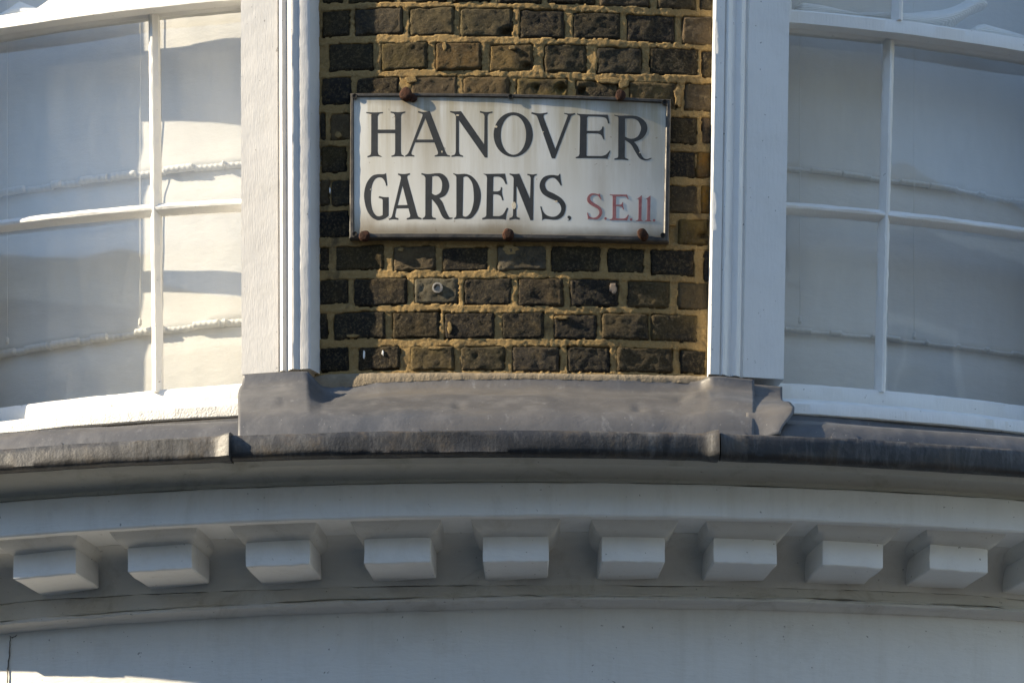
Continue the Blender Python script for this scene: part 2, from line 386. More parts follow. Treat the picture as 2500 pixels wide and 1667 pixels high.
hbar('bed_moulding', [(a, b) for a, b, f in pb], TH0, TH1, 260, lambda t, k_: pb[k_][2](t), 'fascia', cor, wob=.0035, wf=5, smooth=40, seed=3)
pd = [(.022, .0225, zFL), (.040, .016, zFL), (.046, .012, zFL), (.045, .007, zFL), (.036, .005, zFL), (.030, .0035, zFL), (.024, .003, zFL), (.017, -.002, zFL), (.004, -.004, zFL), (-.012, -.004, zFL), (-.012, .0225, zFL)]
hbar('bead', [(a, b) for a, b, f in pd], TH0, TH1, 320, lambda t, k_: pd[k_][2](t), 'bead', cor, wob=.0032, wf=7, smooth=40, seed=6)

DENT = [(-262, -105), (32, 185), (310, 469), (599, 757), (888, 1053), (1179, 1340), (1468, 1624), (1741, 1897), (2007, 2157), (2269, 2412), (2520, 2655)]
def dentil(x0, x1, seed):
    a, b = hit(x0, 1370, .19)[0], hit(x1, 1370, .19)[0]
    tm = (a + b) / 2; hw = (b - a) / 2 * (RW + .19)
    z0 = zDB(tm); zt = zCB(tm) + .004
    h = zt - z0
    zf = z0 + .0605                       # top of the plain face
    rows = []                             # (z, half width, front r)
    rows.append((z0 + .0, hw - .003, .187)); rows.append((z0 + .003, hw, .190))
    rows.append((z0 + .03, hw, .190)); rows.append((zf - .004, hw, .190)); rows.append((zf, hw - .001, .189)); 
    q = zt - zf
    rows.append((zf + .002, hw + .004, .195))
    for f in (.2, .45, .7, 1.0):
        e = f ** .55
        rows.append((zf + .002 + (q - .002) * f, hw + .004 + .024 * e, .195 + .044 * e))
    nx = 10
    V, F = [], []
    # outline of a row: left side back->front, front left->right, right side front->back
    def outline(z, w_, rf, ri):
        o = []
        for k_ in range(4): o.append((-w_, .02 + (rf - .02) * k_ / 4))
        o.append((-w_ + .0012, rf - .0005)) 
        for k_ in range(1, nx): o.append((-w_ + 2 * w_ * k_ / nx, rf))
        o.append((w_ - .0012, rf - .0005))
        for k_ in range(4): o.append((w_, rf - (rf - .02) * (k_ + .25) / 4))
        res = []
        for i, (s, r) in enumerate(o):
            e1 = .0022 * nz(s * 45 + seed * 7, z * 45, r * 45); e2 = .0022 * nz(s * 45, z * 45 + seed * 5, r * 45 + 9)
            zz = z + ((.0024 * nz(s * 26 + seed, r * 26, 3.3) + .0016 * nz(s * 90, r * 90, seed)) if ri < 3 else 0)
            res.append(P(tm + (s + e1) / (RW + .19), r + e2, zz))
        return res
    caprows = rows[4:]; rows = rows[:5]
    for ri, (z, w_, rf) in enumerate(rows): V += outline(z, w_, rf, ri)
    m = len(V) // len(rows)
    for i in range(len(rows) - 1):
        for j in range(m - 1):
            k0 = i * m + j; F.append((k0, k0 + 1, k0 + 1 + m, k0 + m))
        F.append((i * m + m - 1, i * m, (i + 1) * m, (i + 1) * m + m - 1))
    F.append(tuple(range(m))[::-1])
    o = mesh('dentil_block', V, F, 'dentil', cor); autosmooth(o, 32)
    V2, F2 = [], []
    for ri, (z, w_, rf) in enumerate(caprows): V2 += outline(z, w_, rf, 9)
    for i in range(len(caprows) - 1):
        for j in range(m - 1):
            k0 = i * m + j; F2.append((k0, k0 + 1, k0 + 1 + m, k0 + m))
        F2.append((i * m + m - 1, i * m, (i + 1) * m, (i + 1) * m + m - 1))
    bpy.context.view_layer.update()
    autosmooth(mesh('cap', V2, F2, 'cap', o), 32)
for i, (a, b) in enumerate(DENT): dentil(a, b, i)

# ------------------------------------------------------------------ lead roll along the cornice edge
def roll(x0, x1, label, seed, e0=0, e1=0):
    a, b = hit(x0, 1090, .38)[0], hit(x1, 1090, .38)[0]
    base = [(.347, -.020, 1), (.349, -.004, 1), (.355, .003, 1), (.370, .003, 1), (.382, .001, 1), (.388, -.005, 1), (.390, -.014, 1),
            (.391, .018, 0), (.390, .009, 0), (.385, .004, 0), (.372, .001, 0), (.360, .004, 0), (.347, .014, 0)]
    n = max(20, int(abs(b - a) * RW / .008))
    cr = .367
    def ring(i):
        th = a + (b - a) * i / n
        d0, d1 = (th - a) * RW, (b - th) * RW
        sw = 0
        if e0: sw += e0 * math.exp(-(d0 / .022) ** 2)
        if e1: sw += e1 * math.exp(-(d1 / .022) ** 2)
        out = []
        for k_, (r, dz, up) in enumerate(base):
            z = (zGT if up else zGB)(th) + dz
            zc = (zGT(th) + zGB(th)) / 2
            s = th * RW
            e = .0035 * nz(s * 5 + seed, k_ * .5, seed) + .0018 * nz(s * 19, k_ * .8, seed + 2) + .0008 * nz(s * 60, k_, seed)
            r2 = cr + (r - cr) * (1 + sw * .55) + (e if r > .36 else 0) + sw * .006
            z2 = zc + (z - zc) * (1 + sw * .16) + e * .5
            out.append(P(th, r2, z2))
        return out
    o = strip('lead_roll', ring, n, 'roll', None, autos=45)
    tag(o, label, 'lead edging', 'lead rolls along the cornice edge'); return o
rl1 = roll(-700, 566, 'pale streaked lead edge roll under the sunlit window at left', 1, 0, 1.0)
rl2 = roll(560, 1752, 'long middle lead edge roll below the sign, between two joints', 2, .0, 1.0)
rl3 = roll(1758, 3150, 'dark lead edge roll under the shaded window at right', 3, 0.15, 0)

# ------------------------------------------------------------------ lead apron sheets
def smoothstep(a, b, x):
    x = min(1, max(0, (x - a) / (b - a))); return x * x * (3 - 2 * x)
def apron(name, label, xs, top, seed, lift=0.0, dents=(), left_in=None, right_fn=None, slack=0.0, group='lead apron sheets on the cornice top'):
    """xs: photograph columns of the sheet; top(x) -> (y, r) of its upper edge"""
    xa, xb = xs
    n = int((xb - xa) / 7); mt = 26
    V, F = [], []
    for i in range(n + 1):
        x = xa + (xb - xa) * i / n
        for j in range(mt + 1):
            t = j / mt
            xx = x
            if left_in and x - xa < 60: xx = x + left_in(t) * (1 - (x - xa) / 60)
            if right_fn and xb - x < 70: xx = x + right_fn(t) * (1 - (xb - x) / 70)
            y, rt = top(xx)
            th, zt = hit(xx, y, rt)
            zr = zGT(th) + .002
            A = (rt, zt); B = (rt + .020, zt - .034); C = (.272, zr + .088 + .3 * (zt - 4.752)); D = (.349, zr - .004)
            if t < .22: f = t / .22; r = A[0] + (B[0] - A[0]) * f ** 1.6; z = A[1] + (B[1] - A[1]) * f
            elif t < .62: f = (t - .22) / .40; r = B[0] + (C[0] - B[0]) * f; z = B[1] + (C[1] - B[1]) * f + .010 * math.sin(math.pi * f) * 0.4
            else: f = (t - .62) / .38; r = C[0] + (D[0] - C[0]) * f + .010 * math.sin(math.pi * f); z = C[1] + (D[1] - C[1]) * f + .012 * math.sin(math.pi * f)
            th = hit(xx, 960, r)[0]; s = th * RW
            lim = min(1, (1 - t) * 6)
            e = (.006 * nz(s * 2.2 + seed, t * 2.4, seed) + .0036 * nz(s * 7, t * 4, seed + 1) + .0008 * nz(s * 30, t * 12, seed + 2) + .004 * math.exp(-((t - .47 - .05 * nz(s * 2.5, 1, seed)) / .05) ** 2)) * lim * (.25 + .75 * min(1, t * 4))
            for dx, dt, rad, amp in dents:
                q = ((xx - dx) / rad) ** 2 + ((t - dt) * 230 / rad) ** 2
                if q < 6: e += amp * math.exp(-q)
            e += lift * (1 - .5 * t) + slack * smoothstep(xb - 85, xb, x) * smoothstep(.25, .7, t)
            V.append(P(th, r + e * .6, z + e * .8))
    m = mt + 1
    for i in range(n):
        for j in range(mt):
            k0 = i * m + j; F.append((k0, k0 + 1, k0 + 1 + m, k0 + m))
    o = mesh(name, V, F, 'lead', None, True)
    sd = o.modifiers.new('thickness', 'SOLIDIFY'); sd.thickness = .003; sd.offset = -1
    tag(o, label, 'lead sheet', group); return o
def poly(pts):
    xs, ys = [p[0] for p in pts], [p[1] for p in pts]
    return lambda x: float(np.interp(x, xs, ys))
ctop_y = poly([(540, 914), (595, 913), (700, 907), (752, 906), (766, 922), (785, 942), (810, 946), (850, 942), (930, 930), (1100, 923), (1300, 921), (1500, 926), (1690, 932), (1712, 928), (1728, 919), (1760, 918), (1845, 926), (1940, 934)])
ctop_r = poly([(540, .052), (740, .052), (765, .045), (800, .016), (860, .012), (1680, .012), (1712, .02), (1735, .052), (1940, .052)])
ap_mid = apron('lead_apron', 'long dented lead apron sheet directly below the brick pier', (584, 1842), lambda x: (ctop_y(x), ctop_r(x)), 3,
               dents=((690, .55, 9, -.004), (1120, .62, 14, -.006), (1560, .62, 13, -.006), (1335, .6, 40, .004), (1660, .42, 12, -.005), (1700, .35, 26, .010), (1650, .75, 60, -.006), (900, .8, 60, -.005)),
               left_in=lambda t: 12 * (1 - smoothstep(.1, .4, t)) - 3)
lt_y = poly([(-700, 1118), (0, 1058), (289, 1036), (600, 1013)])
ap_l = apron('lead_apron', 'narrow sunlit lead apron strip under the left window sill', (-650, 588), lambda x: (lt_y(x), .030), 8, lift=-.004)
rt_y = poly([(1880, 1000), (1979, 1009), (2157, 1027), (2500, 1057), (3150, 1115)])
ap_r = apron('lead_apron', 'narrow shaded lead apron strip under the right window sill', (1895, 3100), lambda x: (rt_y(x), .030), 14, lift=-.004)
ap_c = apron('lead_corner', 'short overlapping lead corner piece with a curled free end', (1822, 1925), lambda x: (ctop_y(x) + 6, .052), 21, lift=-.006,
             right_fn=lambda t: -14 + 26 * smoothstep(.3, .62, t) - 34 * smoothstep(.75, 1.0, t), slack=.020)

def clip(x, y, w_, h_, parent, seed):
    th, _ = hit(x, y, .345); z = zGT(th)
    hw = w_ / 2000.0; hh = h_ / 1000.0
    o2 = [(-hw, -.006), (hw, -.006), (hw, hh * .55), (hw * .72, hh), (-hw * .72, hh), (-hw, hh * .55)]
    V = []
    for r in (.347, .351):
        for s, dz in o2: V.append(P(th + s / RW, r - dz * .55 + .004, z + dz))
    F = [(0, 1, 2, 3, 4, 5), (11, 10, 9, 8, 7, 6)] + [(i, (i + 1) % 6, 6 + (i + 1) % 6, 6 + i) for i in range(6)]
    mesh('lead_clip', V, F, 'lead', parent)
clip(995, 1050, 58, 20, rl2, 1); clip(1788, 1054, 62, 22, rl3, 2); clip(2062, 1062, 60, 30, rl3, 3)
# lifted lead tab standing up at the left sill
V = []
for f in (0, .35, .7, 1.0):
    y, x, r = 1083 - 40 * f, 149 + 12 * f, .348 - .30 * f + .012 * f
    for dx, dr in ((0, .004 + .022 * f), (2 + 13 * f, .006), (2 + 13 * f, .0), (0, .001 + .018 * f)):
        th, z = hit(x + dx, y + (3 * f if dx else 0), r + dr); V.append(P(th, r + dr, z))
tab = mesh('lead_tab', V, [(k_ * 4 + j, k_ * 4 + (j + 1) % 4, k_ * 4 + 4 + (j + 1) % 4, k_ * 4 + 4 + j) for k_ in range(3) for j in range(4)] + [(3, 2, 1, 0), (12, 13, 14, 15)], 'roll')
tag(tab, 'small dark folded lead tab sticking up at the left sill', 'lead tab')

# ------------------------------------------------------------------ brick pier
pier = empty('brick_pier', 'sooty yellow stock brick pier between the two sash windows', 'wall', loc=P(0, 0, 4.752))
bpy.context.view_layer.update()
ROWS = [
 [(-45, 22, [(788, 850), (868, 985), (1002, 1112), (1125, 1248), (1266, 1380), (1396, 1512), (1530, 1648), (1668, 1740)], -148, -81)],
]
B = []   # x0, x1, y0, y1, tone
def row(y, spans): 
    for s in spans: B.append(s if len(s) > 2 else (s[0], s[1], y[0], y[1]))
row((-312, -244), [(804, 912), (931, 1043), (1062, 1176), (1196, 1310), (1330, 1440), (1457, 1570), (1588, 1704)])
row((-229, -162), [(788, 853), (868, 983), (1000, 1109), (1125, 1250), (1268, 1380), (1396, 1512), (1530, 1648), (1668, 1740)])
row((-146, -80), [(804, 912), (931, 1043), (1062, 1176), (1196, 1310), (1330, 1440), (1457, 1570), (1588, 1704), (1714, 1738)])
B += [(786, 836, -62, 8), (852, 960, -64, 6), (978, 1090, -64, 5), (1106, 1198, -64, 4), (1216, 1321, -62, 8), (1338, 1454, -58, 10), (1464, 1586, -54, 16), (1605, 1698, -52, 22), (1708, 1738, -48, 24)]
B += [(786, 853, 25, 89), (866, 983, 20, 85), (1000, 1109, 18, 86), (1123, 1251, 20, 89), (1269, 1378, 24, 93), (1398, 1514, 30, 95), (1530, 1647, 36, 103), (1666, 1740, 41, 108)]
B += [(804, 912, 106, 173), (931, 1043, 104, 172), (1064, 1176, 104, 171), (1196, 1302, 108, 174), (1328, 1432, 108, 177), (1457, 1567, 115, 181), (1585, 1704, 117, 183), (1713, 1739, 124, 188)]
B += [(786, 856, 189, 256), (871, 975, 189, 256), (1005, 1116, 186, 254), (1131, 1244, 187, 255), (1261, 1386, 191, 258), (1404, 1510, 196, 262), (1536, 1651, 201, 266), (1671, 1739, 203, 270)]
B += [(781, 794, 275, 340), (806, 905, 276, 340), (1580, 1703, 285, 350), (1713, 1737, 287, 350)]
B += [(783, 846, 357, 421), (1590, 1697, 369, 433), (1701, 1735, 371, 435)]
B += [(780, 805, 439, 502), (810, 905, 439, 501), (1585, 1701, 452, 520), (1712, 1735, 452, 520)]
B += [(779, 852, 514, 580), (1656, 1730, 536, 597)]
B += [(778, 802, 602, 660), (820, 937, 599, 659), (960, 1063, 601, 660), (1080, 1192, 604, 661), (1214, 1333, 601, 660), (1345, 1465, 600, 663), (1484, 1573, 606, 666), (1590, 1695, 609, 672), (1719, 1732, 610, 687)]
B += [(780, 850, 682, 741), (864, 994, 679, 746), (1011, 1120, 678, 741), (1132, 1249, 679, 744), (1265, 1375, 679, 747), (1392, 1510, 682, 748), (1532, 1635, 685, 751), (1656, 1730, 690, 755)]
B += [(778, 799, 762, 826), (815, 941, 761, 827), (959, 1073, 760, 826), (1086, 1208, 762, 826), (1226, 1328, 762, 827), (1352, 1457, 767, 827), (1470, 1582, 765, 829), (1591, 1701, 768, 833)]
B += [(782, 850, 848, 905), (875, 977, 846, 903), (1003, 1109, 845, 904), (1125, 1233, 845, 904), (1251, 1366, 845, 907), (1386, 1490, 845, 908), (1506, 1642, 849, 909), (1662, 1722, 854, 911)]
TONES = [(.040, .034, .028), (.070, .055, .036), (.095, .071, .042), (.055, .046, .037), (.034, .030, .026), (.105, .080, .050), (.085, .062, .033)]
SPEC = {(1064, 104): (.17, .105, .045), (1196, 108): (.22, .15, .07), (1328, 108): (.13, .10, .06), (1011, 678): (.19, .175, .15), (1000, 18): (.13, .105, .07), (1131, 187): (.17, .12, .06),
        (1261, 191): (.19, .14, .07), (1005, 186): (.15, .11, .06), (1214, 601): (.20, .175, .13), (1701, 371): (.26, .14, .04), (1712, 452): (.24, .13, .03), (1656, 536): (.19, .13, .06), (1713, 124): (.2, .14, .08),
        (1666, 41): (.15, .11, .07), (1671, 203): (.15, .11, .075), (1713, 287): (.22, .15, .09), (1656, 690): (.13, .10, .06), (931, 104): (.11, .085, .05), (1123, 20): (.115, .095, .075)}
PITS = [(1237, 80, 16, .016), (1288, 163, 12, .012), (1372, 214, 13, .016), (1420, 220, 11, .018), (1310, 215, 9, .012), (1715, 575, 13, .014), (900, 84, 9, .006), (1070, 655, 8, .006), (1232, 880, 7, .008), (1160, 868, 6, .006)]
pits = [(hit(x, y, 0)[0] * RW, hit(x, y, 0)[1], rr / 1000.0, d) for x, y, rr, d in PITS]
RECTS = []
def brick(x0, x1, y0, y1, seed):
    rnd = random.Random(seed * 13 + 5)
    ym, xm = (y0 + y1) / 2, (x0 + x1) / 2
    s0, s1 = hit(x0, ym, 0)[0] * RW, hit(x1, ym, 0)[0] * RW
    z1_, z0_ = hit(xm, y0, 0)[1], hit(xm, y1, 0)[1]
    RECTS.append((s0, s1, z0_, z1_))
    W, H = s1 - s0, z1_ - z0_
    nx, ny = max(4, int(W / .0065)), 11
    rf = rnd.uniform(-.0022, .0018); tx, tz = rnd.uniform(-.02, .02), rnd.uniform(-.03, .03)
    V, F = [], []
    cr = .005
    for j in range(ny + 1):
        for i in range(nx + 1):
            u, v = i / nx, j / ny
            # ease the grid towards the edges
            s = s0 + W * (u - .055 * math.sin(2 * math.pi * u)); z = z0_ + H * (v - .055 * math.sin(2 * math.pi * v))
            ds, dz = min(s - s0, s1 - s), min(z - z0_, z1_ - z)
            if ds < cr and dz < cr:         # knock the corners off
                k_ = (cr - ds) * (cr - dz) / cr / cr
                s += (1 if s - s0 < W / 2 else -1) * cr * .35 * k_; z += (1 if z - z0_ < H / 2 else -1) * cr * .35 * k_
            d = min(ds, dz)
            wz = max(0, 1 - d / .012)
            so, zo = s, z
            s += wz * .0034 * nz(so * 26 + seed * 3, zo * 26, seed) + wz * .0015 * nz(so * 90, zo * 90, seed)
            z += wz * .0034 * nz(so * 26, zo * 26 + seed * 5, seed + 4) + wz * .0015 * nz(so * 90, zo * 90, seed + 9)
            r = rf + tx * (s - (s0 + s1) / 2) + tz * (z - (z0_ + z1_) / 2)
            r += .0020 * nz(so * 30, zo * 30, seed) + .0019 * nz(so * 95, zo * 95, seed + 1) + .0014 * nz(so * 200, zo * 200, seed + 2)
            r -= .0042 * max(0, 1 - d / .0034) ** 2
            for ps, pz, pr_, pd in pits:
                q = ((so - ps) / pr_) ** 2 + ((zo - pz) / (pr_ * .7)) ** 2
                if q < 1: r -= pd * (1 - q) ** .5
            V.append(P(s / RW, r, z))
    m = nx + 1
    for j in range(ny):
        for i in range(nx):
            k0 = j * m + i; F.append((k0, k0 + 1, k0 + 1 + m, k0 + m))
    edge = [i for i in range(m)] + [j * m + nx for j in range(1, ny + 1)] + [ny * m + i for i in range(nx - 1, -1, -1)] + [j * m for j in range(ny - 1, 0, -1)]
    base = len(V)
    for e in edge:
        x, y, z = V[e]; th = math.atan2(x - XA, YA - y); V.append(P(th, -.03, z))
    L = len(edge)
    for q in range(L):
        a, b = edge[q], edge[(q + 1) % L]; F.append((b, a, base + q, base + (q + 1) % L))
    o = mesh('brick', V, F, 'brick', pier, True)
    t = SPEC.get((x0, y0)) or rnd.choice(TONES)
    f = 1.0 if (x0, y0) in SPEC else rnd.choice((.4, .5, .7, .9, 1.2, 1.6, 1.9)); wm = rnd.uniform(.55, .95); o.color = (t[0] * f * 1.05, t[1] * f, t[2] * f * wm, 1)
for i, b in enumerate(B): brick(*b[:4], i + 1)

def mortar():
    sa, sb = hit(768, 450, 0)[0] * RW, hit(1752, 450, 0)[0] * RW
    za, zb = hit(1250, 922, 0)[1], hit(1250, -330, 0)[1]
    nx, ny = int((sb - sa) / .0027), int((zb - za) / .0027)
    S, Z = np.meshgrid(np.linspace(sa, sb, nx + 1), np.linspace(za, zb, ny + 1))
    def fld(f, seed):
        return np.array([[nz(s * f, z * f, seed) for s, z in zip(rs, rz)] for rs, rz in zip(S, Z)])
    n1, n2, n3 = fld(34, 1.5), fld(120, 2.5), fld(9, 3.5)
    d = np.full(S.shape, 9.0); vert = np.zeros(S.shape, bool)
    for s0, s1, z0_, z1_ in RECTS:
        dd = np.maximum(np.maximum(s0 - S, S - s1), np.maximum(z0_ - Z, Z - z1_))
        d = np.minimum(d, dd)
        vert |= (Z > z0_ + .002) & (Z < z1_ - .002) & (S > s0 - .028) & (S < s1 + .028)
    d = d + .0030 * n1 + .0022 * n2
    r = np.where(vert, -.0030 + .0022 * n1 + .0012 * n2 + .0022 * n3, -.0012 + .0012 * n1 + .0010 * n2 + .0020 * n3)
    r = np.where(d < -.0014, -.02, np.where(d < .001, r - .0008, r))
    V = [P(s / RW, rr, z) for s, rr, z in zip(S.ravel(), r.ravel(), Z.ravel())]
    m = nx + 1
    F = [(j * m + i, j * m + i + 1, (j + 1) * m + i + 1, (j + 1) * m + i) for j in range(ny) for i in range(nx)]
    o = mesh('mortar', V, F, 'mortar', pier, True)
mortar()
# rough mortar fillet bedding the lead at the foot of the pier
ft = poly([(760, 918), (800, 912), (900, 909), (1100, 908), (1300, 909), (1500, 912), (1740, 916)])
def fring(i):
    x = 765 + (1735 - 765) * i / 240
    th, zt = hit(x, ft(x), .008); s = th * RW
    zb_ = hit(x, ctop_y(min(max(x, 800), 1700)) + 4, .012)[1]
    e = [.0012 * nz(s * 45, q * 3.0, 7.7) + .0010 * nz(s * 140, q * 3.0, 1.7) for q in range(5)]
    return [P(th, -.008, zt + .004), P(th, .002 + e[0], zt + e[1]), P(th, .009 + e[1], zt - .003 + e[2]), P(th, .013 + e[2], (zt * .4 + zb_ * .6) + e[3]), P(th, .0135 + e[3], zb_ + e[4]), P(th, -.008, zb_)]
M['cement'] = plain('grey_cement', (.19, .155, .11), (.25, .205, .145), 40, .95, .004, .15)
strip('mortar_fillet', fring, 240, 'cement', pier, autos=60)

# ------------------------------------------------------------------ sash windows
def sgn_pts(px, y, r): return hit(px, y, r)[0] * RW
def window(side):
    L = side == 'left'
    win = empty('sash_window', 'sunlit white sash window with pale blind, left of the sign' if L else 'shaded white sash window with pale blind, right of the sign',
                'window', 'sash windows beside the brick pier', loc=P(-.28 if L else .28, 0, 4.72))
    bpy.context.view_layer.update()
    ZT = 6.6
    # --- architrave next to the pier (profile from sash side to brick side)
    if L:
        base = upline(588, 50, 590, 900, .030); s0 = sgn_pts(589, 475, .03)
        xs = [589, 675, 677, 679, 683, 689, 694, 699, 706, 713, 718, 723, 730, 733, 752, 757]
        rs = [.030, .030, .025, .025, .036, .0385, .034, .0300, .041, .0465, .0465, .043, .040, .042, .042, .040]
        zb = hit(660, 909, .03)[1]; fx, fr_ = 783, -.012
        far = upline(-130, 50, -128, 900, .03); sg = -1
    else:
        base = upline(1927, 50, 1913, 930, .030); s0 = sgn_pts(1920, 490, .03)
        xs = [1920, 1824, 1821, 1818, 1812, 1804, 1798, 1792, 1784, 1776, 1771, 1768, 1765, 1763, 1741, 1737]
        rs = [.030, .030, .025, .025, .034, .0375, .036, .031, .033, .040, .0415, .038, .034, .040, .042, .040]
        zb = hit(1830, 921, .03)[1]; fx, fr_ = 1734, -.012
        far = upline(2640, 50, 2632, 930, .03); sg = 1
    prof = [(sgn_pts(x, 475, .04) - s0 if k_ else 0.0, r) for k_, (x, r) in enumerate(zip(xs, rs))]
    fs = sgn_pts(fx, 475, 0) - s0
    prof += [(fs, fr_), (fs, -.03), (0.0 - sg * .0, -.30)]
    vbar('architrave', base, prof, zb, ZT, 150, 'frame_rough' if L else 'frame', win, wob=.0005 if L else .0006, smooth=28, seed=4 if L else 9)
    # --- far architrave, outside the picture
    W2 = .17 * (-1 if L else 1)
    vbar('architrave', far, [(0, .03), (W2 * .5, .03), (W2 * .55, .036), (W2 * .7, .036), (W2 * .75, .045), (W2, .045), (W2, -.30), (0, -.30)], zb - .05, ZT, 30, 'frame', win)
    # --- lines of the horizontal members
    if L:
        mr = line([(0, 69), (172, 45), (358, 23), (517, 3)], -.02, 1)
        mb = line([(0, 530), (362, 499), (482, 501 - 13), (588, 491 - 13)], -.064, 1)
        mb = line([(0, 545), (180, 527), (482, 500), (588, 494)], -.064, 1)
        st = line([(0, 996), (362, 956), (592, 937)], -.07, 1)
        sb = line([(0, 1059), (289, 1037), (578, 1015)], .03, 1)
    else:
        mr = line([(1934, 53), (2182, 84), (2500, 124)], -.02, 1)
        mb = line([(1919, 499), (2000, 511), (2155, 523), (2500, 563)], -.064, 1)
        st = line([(1919, 937), (2141, 951), (2500, 991)], -.07, 1)
        sb = line([(1979, 1011), (2157, 1029), (2500, 1058)], .03, 1)
    zmid = 5.3
    ta, tb = sorted((far(zmid), base(zmid)))
    ta2, tb2 = ta - .004, tb + .004
    nn = 90
    hbar('meeting_rail', [(-.020, 0), (-.020, .028), (-.023, .033), (-.036, .038), (-.062, .038), (-.062, .002), (-.024, -.001)], ta2, tb2, nn, lambda t, k_: mr(t), 'frame', win, smooth=30, seed=5)
    hbar('sash_rail', [(-.066, .010), (-.066, .034), (-.108, .034), (-.108, .004), (-.084, .002), (-.076, .006)], ta2, tb2, nn, lambda t, k_: mr(t), 'frame', win, smooth=30, seed=6)
    hbar('glazing_bar', [(-.086, .017), (-.076, .013), (-.066, .005), (-.063, .001), (-.064, -.004), (-.074, -.012), (-.086, -.015), (-.104, -.008), (-.104, .008)], ta2, tb2, nn * 2, lambda t, k_: mb(t), 'frame', win, wob=.0014, smooth=30, seed=7)
    hbar('bottom_rail', [(-.086, .006), (-.073, .001), (-.070, -.004), (-.069, -.034), (-.071, -.040), (-.108, -.040), (-.108, .004)], ta2, tb2, nn, lambda t, k_: st(t), 'frame', win, wob=.0014, smooth=30, seed=8)
    sp = [(-.110, -.030, st), (-.072, -.034, st), (-.068, -.037, st), (.018, .036, sb), (.027, .033, sb), (.031, .026, sb), (.0315, .003, sb), (.028, .0, sb), (-.10, -.004, sb)]
    e_ = .012
    hbar('sill', [(a, b) for a, b, f in sp], ta2 - (.02 if L else -.0), tb2 + (.0 if L else .02), nn * 2, lambda t, k_: sp[k_][2](t), 'sill' if L else 'frame', win, wob=.0012, smooth=35, seed=9)
    # --- stiles, vertical glazing bars
    zlo, zhi = st((ta + tb) / 2) - .06, mr((ta + tb) / 2) + .06
    wd = .016
    for b_, s_ in ((base, sg if False else (-1 if L else 1)), (far, (1 if L else -1))):
        z0_, z1_ = st(b_(5)) - .03, mr(b_(5.7)) + .03
        o_ = .004 * -s_
        vbar('stile', b_, [(o_, -.069), (s_ * wd, -.069), (s_ * (wd + .006), -.084), (s_ * (wd + .006), -.106), (o_, -.106)], z0_, z1_, 40, 'frame', win)
        vbar('stile', b_, [(o_, -.021), (s_ * wd, -.021), (s_ * (wd + .006), -.036), (s_ * (wd + .006), -.058), (o_, -.058)], z1_ - .02, ZT, 40, 'frame', win)
    bar = [(-.0145, -.087), (-.0125, -.076), (-.006, -.068), (-.003, -.062), (.003, -.062), (.006, -.068), (.0125, -.076), (.0145, -.087), (.007, -.104), (-.007, -.104)]
    if L: mu = upline(370, 50, 379, 950, -.065); mu2 = upline(372, 50, 380, 950, -.02)
    else: mu = upline(2176, 100, 2154, 950, -.065); mu2 = upline(2196, 20, 2176, 900, -.02)
    tm = mu(5.3)
    vbar('glazing_bar', mu, bar, st(tm) - .004, mr(tm) + .012, 120, 'frame', win, wob=.0014, smooth=28, seed=12)
    vbar('glazing_bar', mu2, [(s, r + .048) for s, r in bar], mr(mu2(5.8)) + .032, ZT, 60, 'frame', win, smooth=28, seed=13)
    # --- panes, each a thin sheet of old glass
    def pane(t0, t1, r, lo, hi, seed):
        n = 1                                   # flat sheets between the bars
        def ring(i):
            th = t0 + (t1 - t0) * i / n
            return [P(th, r, lo(th)), P(th, r, hi(th)), P(th, r - .003, hi(th)), P(th, r - .003, lo(th))]
        strip('pane', ring, n, 'glass', win)
    muT = mu(5.3); a_, b_ = sorted((far(5.3), base(5.3)))
    for p0, p1 in ((a_, muT - .003), (muT + .003, b_)):
        pane(p0, p1, -.086, lambda t: st(t) - .01, lambda t: mb(t) - .008, 1)
        pane(p0, p1, -.086, lambda t: mb(t) + .008, lambda t: mr(t) + .014, 2)
    mT = mu2(6.0)
    for p0, p1 in ((a_, mT - .003), (mT + .003, b_)):
        pane(p0, p1, -.039, lambda t: mr(t) + .030, lambda t: ZT - .01, 3)
    return dict(mr=mr, st=st, mb=mb, a=a_, b=b_, mu=muT)
WL, WR = window('left'), window('right')

